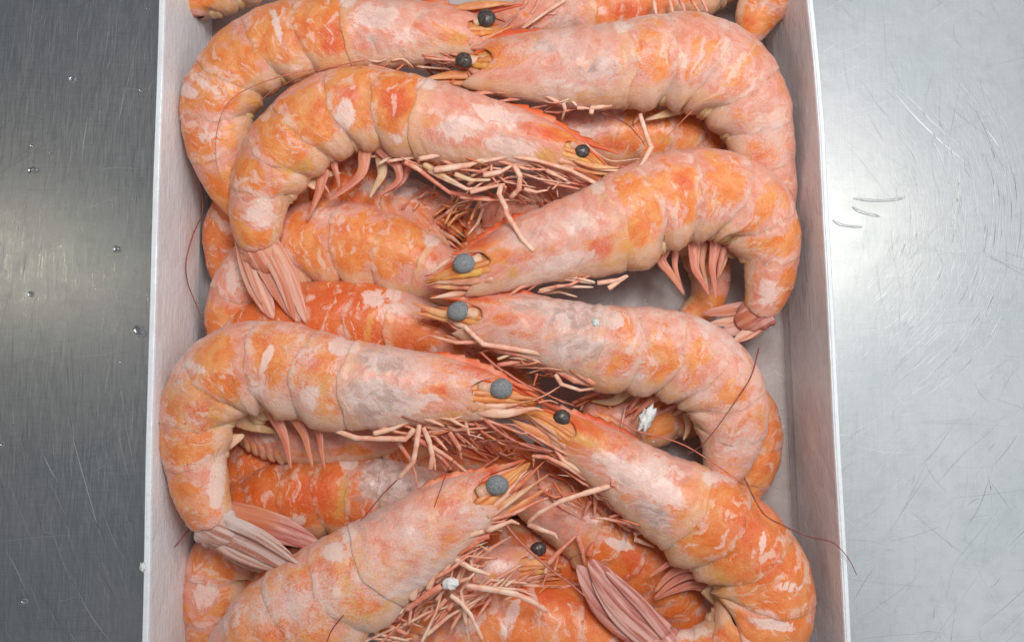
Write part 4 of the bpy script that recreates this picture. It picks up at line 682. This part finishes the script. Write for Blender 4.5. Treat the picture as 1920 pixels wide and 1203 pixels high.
shrimp('bottom left shrimp thick with frost, orange body rising to a grey eye, many folded legs', [(972,884,14,214),(945,905,30,217),(905,930,46,220),(850,960,64,223),(790,1000,78,225),(735,1038,86,226),(690,1068,92,226),(640,1100,98,226),(580,1140,102,225),(520,1190,104,222),(470,1255,96,218),(440,1330,84,212),(450,1400,70,206),(490,1460,56,200)], 5.6, -1, .62, .75, seed=7,
  eye=(932,909,252,20), stalk=(895,925), rost=(983,862,238), nauto=3,
  blobs=[(900,895,60,12,-22,'o',1.5),(850,955,30,26,-40,'o',1.8),(825,1000,20,12,0,'o',1.6),(870,960,16,30,30,'w',.6),(895,930,34,18,-40,'yl',0.58),(940,935,34,16,-40,'yl',0.65),(625,1035,20,16,0,'w',1.5),(750,1060,26,50,40,'o',.5),(700,960,60,30,-30,'g',.5),(740,1130,40,14,-25,'yl',0.94),(760,1100,50,14,-30,'w',.9),(600,1090,30,50,20,'o',1.3),(560,1130,60,50,0,'o',1.1),(520,1180,60,40,0,'o',1.1),(655,1110,10,50,-20,'yl',0.72),(630,1120,14,40,0,'w',.6),(680,1160,60,20,0,'yl',0.58),(450,1150,40,50,30,'w',.5)],
  scales=[(C8([(-150,1300),(250,1020),(430,900),(590,785)]),15,240,scale_or),(C8([(-60,1290),(200,1170),(400,1040),(605,890)]),17,232,scale_or),(C8([(180,990),(330,860),(540,660)]),9,236,leg_dark),(C8([(0,1230),(250,1030),(440,890),(570,800)]),7,250,scale_mat)],
  legs=[(D1([(1780,330),(1700,300),(1450,400)]),10,[240,248,250],leg_pale,(.4,1)),(D1([(1420,400),(1150,490),(880,600)]),10,250,leg_pale,(.9,.8)),(D1([(870,620),(800,760),(760,900),(700,1090)]),15,[250,252,252,250],leg_pale,(.8,1)),(D1([(1480,450),(1350,480),(1180,600),(1000,660)]),10,240,leg_mat),(D1([(1020,670),(940,820),(860,990)]),13,[246,248,246],leg_pale,(.8,.9)),(D1([(1350,510),(1250,640),(1050,690)]),9,230,leg_mat),(D1([(1100,670),(1040,800),(930,910)]),13,[240,238,232],leg_pale,(.8,.9)),(D1([(1120,670),(1290,770),(1490,840)]),11,[240,246,248],leg_pale,(1,.6)),(D1([(1000,950),(850,1040),(640,1190)]),12,[250,246,238],leg_mat,(1,.8)),(D1([(1190,900),(1280,870),(1330,820)]),7,250,leg_pale),(D1([(1090,1040),(1200,1120),(1290,1230),(1420,1500)]),9,[240,244,246,246],leg_pale,(1,.7)),(D1([(1240,945),(1550,990),(1750,1030),(1920,1110),(2060,1200)]),11,[245,250,250,248,240],leg_pale,(1,.9)),(D1([(1480,960),(1650,975),(1830,985)]),6,246,leg_pale),(D1([(1560,980),(1700,1010),(1820,1030)]),6,244,leg_pale),(D1([(1640,950),(1690,910),(1740,880)]),5,240,leg_pale),(D1([(1300,730),(1500,570),(1700,450)]),9,[205,208,212],leg_mat),(D1([(1400,760),(1460,700),(1510,630)]),7,200),(D1([(1050,1080),(960,1180),(820,1300)]),9,220,leg_mat),(D1([(1250,1000),(1100,1150),(1000,1280)]),10,212,leg_mat),(D1([(1150,1050),(1030,1180),(930,1290)]),9,208,leg_pale),(D1([(1360,1010),(1200,1170),(1120,1280)]),9,204,leg_mat),(Z5(400,960,[(1400,1030),(1600,1040),(1800,1130)],4.95),14,205,leg_mat)],
  ants=[(C7([(1450,690),(1150,665),(1000,700),(880,770),(760,930),(660,1190)])+D1([(870,330)]),2.6,[262,268,272,274,276,276,262]),(D1([(210,1040),(60,1200)])+[(622,1180),(610,1215)],3,[275,292,296,290]),(D1([(1640,330),(1800,520)])+D2([(560,750),(800,930),(1100,1180)]),6,[245,248,250,246,238],ant_pink),(C7([(240,1060),(100,1200)])+D1([(250,230),(110,380)]),2.8,[248,246,246,240]),(C7([(470,870),(560,820),(640,780)]),2,[250,250,250])])

SH = [o for o in COL.objects if (o.name.startswith('shrimp.') or o.name == 'shrimp')]
C_ = [o for o in SH if o['label'].startswith('upper left shrimp')][0]
tangle(C_, 740, 290, 960, 335, 26, 9, 190, 232, (leg_pale, leg_mat, leg_pale, leg_dark), wd=(6, 10), ln=(50, 120), ang=14)
tangle(C_, 940, 325, 1120, 345, 14, 7, 200, 228, (leg_mat, leg_pale), wd=(4, 8), ln=(50, 110), ang=8)
G_ = [o for o in SH if o['label'].startswith('frost powdered left')][0]
tangle(G_, 760, 800, 930, 815, 22, 9, 195, 235, (leg_mat, leg_dark, leg_pale), wd=(5, 9), ln=(40, 110), ang=12)
H_ = [o for o in SH if o['label'].startswith('bottom left shrimp')][0]
tangle(H_, 720, 1160, 900, 1040, 26, 10, 190, 232, (leg_mat, leg_pale, leg_mat), wd=(7, 12), ln=(50, 120), ang=-38)
I_ = [o for o in SH if o['label'].startswith('bottom right shrimp')][0]
tangle(I_, 1120, 920, 1220, 1000, 14, 8, 180, 205, (leg_mat, leg_pale, leg_dark), wd=(5, 10), ln=(40, 90), ang=50)

tangle(H_, 700, 1190, 960, 1090, 30, 16, 180, 225, (leg_pale, leg_mat, leg_pale), wd=(7, 12), ln=(60, 140), ang=-32)
tangle(H_, 780, 1030, 960, 965, 14, 10, 205, 240, (leg_pale, leg_mat), wd=(6, 10), ln=(60, 130), ang=-26)
# ------------------------------------------------------------------ loose things
def thread(name, label, cat, pts, wd, zs, mat):
    q = resample(np.array([(p[0], p[1], z) for p, z in zip(pts, zs)]), 40); C = worldpts(q); s = px_scale(C[0])
    V, Fc, A = sweep(C, wd/2*s*np.linspace(1, .6, 40), wd/2*s*np.linspace(1, .6, 40), 6)
    base = C[len(C)//2].copy(); o = mk(name, V-base, Fc, mat, None, A); o.location = tuple(base); tag(o, label, cat); return o
thread('antenna', 'long thin red brown antenna lying against the inner left wall of the box', 'antenna', [(368,285),(375,340),(380,394),(362,440),(349,489),(352,530),(367,569),(388,622)], 3, [150,145,140,150,160,150,140,130], ant_mat)
thread('antenna', 'short bit of antenna leaning on the left wall near the bottom left corner', 'antenna', [(356,990),(335,1015),(310,1046)], 2.6, [150,165,190], ant_mat)
def lump(name, label, cat, x, y, z, rx, ry, rz, rot, mat, rough=.25, seed=0, sub=(22, 14)):
    r = np.random.default_rng(seed); c = P(x, y, z); s = px_scale(c); nu, nv = sub; V = []
    ph = r.uniform(0, 6, 6); cr, sr = math.cos(math.radians(rot)), math.sin(math.radians(rot))
    for i in range(nv+1):
        th = math.pi*i/nv
        for j in range(nu):
            p = 2*math.pi*j/nu; d = np.array([math.sin(th)*math.cos(p), math.sin(th)*math.sin(p), math.cos(th)])
            k = 1+rough*(math.sin(d[0]*7+ph[0]+d[2]*3)*.5+math.sin(d[1]*9+ph[1]+d[0]*4)*.4+math.sin((d[0]+d[1])*17+ph[2])*.3+r.uniform(-.25, .25)*(0 < i < nv))
            a, b = d[0]*rx*k, d[1]*ry*k; V.append(((a*cr-b*sr)*s, (a*sr+b*cr)*s, d[2]*rz*k*s))
    o = mk(name, V, grid_faces(nv+1, nu), mat, None); o.location = tuple(c); tag(o, label, cat); return o
lump('ice_lump', 'white crumbly lump of ice between the swimmerets under the lower centre right shrimp', 'ice', 1212, 786, 206, 12, 25, 10, -28, ice, .4, 1)
lump('ice_lump', 'small dusting of white frost on the lilac head shell of the lower centre right shrimp', 'ice', 1117, 604, 268, 5, 8, 3, 0, ice, .6, 2, (14, 8))
lump('ice_lump', 'pale translucent lump caught in the folded legs of the bottom left shrimp', 'ice', 845, 1093, 250, 15, 12, 10, 10, ice, .2, 3)
lump('ice_lump', 'tiny clear chip of ice stuck on the left rim of the box near the bottom', 'ice', 268, 1062, 282, 6, 9, 5, 0, ice, .3, 4, (14, 8))
# scattered frost crumbs on shells and on the box floor
def crumbs():
    V = []; Fc = []
    def add(c, r):
        b = len(V); q = rng.uniform(.5, 1.3, 6)*r
        for d, k in zip(((1,0,0),(-1,0,0),(0,1,0),(0,-1,0),(0,0,1),(0,0,-1)), q): V.append(tuple(c+np.array(d)*k))
        for f in ((0,2,4),(2,1,4),(1,3,4),(3,0,4),(2,0,5),(1,2,5),(3,1,5),(0,3,5)): Fc.append(tuple(b+x for x in f))
    for o, VV, fr in ALL_SHELLS:
        n = int(len(VV)*(.003+.030*fr)); idx = rng.integers(0, len(VV), n); cz = VV[:, 2].mean()
        for i in idx:
            if VV[i, 2] > cz-.05: add(VV[i]+rng.normal(0, .012, 3)*np.array([1, 1, .1]), rng.uniform(.006, .013)*(1+1.0*(rng.random() < .05)))
    for _ in range(1000):
        x = rng.uniform(1050, 1500) if rng.random() < .75 else rng.uniform(380, 460); y = rng.uniform(350, 1200)
        c = P(x, y, 6); c[2] = .068; add(c, rng.uniform(.005, .016)*(1+1.6*(rng.random() < .06)))
    for _ in range(60):
        y = rng.uniform(400, 1150); x = np.interp(y, [a for a, b in RX_], [b for a, b in RX_])
        c = P(x, y, RIM); c = c+np.array([-.205-rng.uniform(0, .3), 0, 0]); c[2] = .07; add(c, rng.uniform(.008, .02))
    V = np.array(V); o = mk('frost_crumbs', V, Fc, ice, None, smooth=False); tag(o, 'fine white frost crumbs scattered over shells and box floor', 'frost', kind='stuff')
crumbs()
# water on the steel
def droplet(x, y, r, label, rx=1.0, rot=0, hgt=.6):
    c = P(x, y, 1); s = px_scale(c); V = []; nu, nv = 24, 9
    cr, sr = math.cos(rot), math.sin(rot)
    for i in range(nv):
        th = (math.pi/2)*(i/(nv-1)); rr = math.sin(th)**.8 if i else 0.001
        for j in range(nu):
            p = 2*math.pi*j/nu; a, b = rr*math.cos(p)*r*rx*s, rr*math.sin(p)*r*s
            V.append((a*cr-b*sr, a*sr+b*cr, .004+r*hgt*s*math.cos(th)))
    Fc = grid_faces(nv, nu)+[tuple(range(nu-1, -1, -1)), tuple((nv-1)*nu+j for j in range(nu))]
    Fc = [f[::-1] for f in Fc]
    o = mk('water_droplet', V, Fc, water, None); o.location = (c[0], c[1], 0); tag(o, label, 'water droplet', 'water droplets on the steel table')
for a in [(137,149,7.5,'round water droplet on the dark steel, highest of those left of the box'),(63,319,7,'bean shaped water droplet near the left edge on the dark steel',1.5,.2),(219,467,7,'round water droplet on the dark steel close to the box wall, at mid height'),(58,551,5.5,'small round water droplet low near the left edge, on the dark steel'),(262,621,9,'largest water droplet, flattened against the outer left side of the box',1.6,-.6),
          (60,274,3.5,'tiny droplet just above the bean shaped one on dark steel'),(95,287,2.5,'speck of water right of the tiny droplet on dark steel'),(264,170,3.5,'tiny crescent droplet close to the box, upper left'),(277,17,3.5,'tiny droplet beside the box at the top edge'),(5,832,5,'broken droplet cut by the left edge of the picture'),(226,678,2.5,'speck of water near the box wall below the largest droplet'),(47,1126,4.5,'flat little droplet near the bottom left corner of the table',1.7)]:
    droplet(a[0], a[1], a[2], a[3], *(a[4:]))
def streak(pts, wd, label):
    q = resample(np.array([(p[0], p[1], 1.0) for p in pts]), 50); C = worldpts(q); C[:, 2] = .008; s = px_scale(C[0]); t = np.linspace(0, 1, 50)
    r = wd/2*s*(np.sin(math.pi*t)**.5*.8+.12)*(1+.2*np.sin(t*9)); V, Fc, A = sweep(C, r, np.maximum(r*.35, .004), 10)
    c = C[25].copy(); o = mk('water_streak', V-c, Fc, water, None); o.location = tuple(c); tag(o, label, 'water streak')
streak([(1600,372),(1640,376),(1680,374),(1700,368)], 6, 'thin curved water streak in the bright glare on the right, upper of the three')
streak([(1598,388),(1616,398),(1650,406)], 6, 'thin curved water streak in the bright glare on the right, middle one')
streak([(1560,412),(1580,422),(1618,426)], 6, 'thin curved water streak in the glare nearest the box, lowest of the three')
# hairline scratches in the steel: slivers lying a hair above it
def slivers(name, mat, items, zoff):
    V = []; Fc = []
    for pts, wd in items:
        q = resample(np.array([(p[0], p[1], 0.4) for p in pts]), 10); C = worldpts(q); C[:, 2] = zoff; s = px_scale(C[0])
        T = np.gradient(C, axis=0); T /= np.linalg.norm(T, axis=1)[:, None]+1e-9; N = np.stack([-T[:, 1], T[:, 0], np.zeros(10)], 1)
        hw = wd/2*s*np.sin(np.linspace(.05, math.pi-.05, 10))[:, None]; b = len(V)
        for a_, c_ in zip(C-N*hw, C+N*hw): V += [tuple(a_), tuple(c_)]
        for i in range(9): Fc.append((b+2*i, b+2*i+2, b+2*i+3, b+2*i+1))
    o = mk(name, V, Fc, mat, None, smooth=False); tag(o, 'fine scratches worn into the steel table', 'scratches', kind='stuff')
L_, Dk = [], []
def arc(cx, cy, r, a0, a1): return [(cx+r*math.cos(a), cy+r*math.sin(a)) for a in np.linspace(a0, a1, 6)]
def seg(x, y, l, ang, bend=0):
    c, s = math.cos(ang), math.sin(ang); return [(x-c*l/2, y-s*l/2), (x-s*bend, y+c*bend), (x+c*l/2, y+s*l/2)]
for _ in range(230):       # left: steep strokes leaning right at the top, leaning left low down
    x = rng.uniform(-60, 285); y = rng.uniform(-20, 1220); base = math.radians(102 if y < 560 else 102-34*min(1, (y-560)/420))
    (L_ if rng.random() < .8 else Dk).append((seg(x, y, rng.gamma(2, 34), base+rng.normal(0, .09), rng.normal(0, 2)), rng.uniform(.4, 1.3)))
for _ in range(60):
    x = rng.uniform(0, 270); y = rng.uniform(0, 1200); (Dk if rng.random() < .75 else L_).append((seg(x, y, rng.gamma(2, 40), math.radians(-12)+rng.normal(0, .25), rng.normal(0, 3)), rng.uniform(.4, 1.0)))
for _ in range(420):       # right: circular scour marks
    r = rng.uniform(180, 430); a = rng.uniform(-.75, .8); L_.append((arc(1500, 400, r, a, a+rng.uniform(.04, .3)), rng.uniform(.5, 1.5)))
for _ in range(330):
    x = rng.uniform(1560, 1960); y = rng.uniform(440, 1230); (L_ if rng.random() < .72 else Dk).append((seg(x, y, rng.gamma(2.2, 38), math.radians(rng.choice([-50, -47, -5, 3, 48, 88]))+rng.normal(0, .16), rng.normal(0, 4)), rng.uniform(.25, .9)))
for _ in range(160):
    x = rng.uniform(1540, 1960); y = rng.uniform(-20, 520); (Dk if rng.random() < .45 else L_).append((seg(x, y, rng.gamma(2, 45), math.radians(rng.choice([40, 90, 75, -30]))+rng.normal(0, .15), rng.normal(0, 4)), rng.uniform(.25, .7)))
L_ += [([(1672,168),(1712,215),(1760,262),(1822,315)], 4.2), ([(1648,142),(1700,180),(1760,240),(1830,298)], 2), ([(1847,240),(1862,260),(1875,280)], 4), ([(124,770),(150,870),(195,1025)], 2.4), ([(80,850),(96,882),(110,905)], 2.6), ([(142,1100),(175,1160),(215,1210)], 2.2), ([(10,1030),(30,1065),(50,1110)], 2.2), ([(165,215),(158,260),(153,300)], 2.2), ([(235,160),(228,200),(222,232)], 1.8), ([(138,440),(144,500),(152,540)], 2), ([(1800,300),(1795,380),(1780,440)], 2)]
L_ = [(a, b*.7) for a, b in L_]; Dk = [(a, b*.6) for a, b in Dk]
slivers('bright_scratches', scr_l, L_, .004); slivers('dull_scratches', scr_d, Dk, .007)
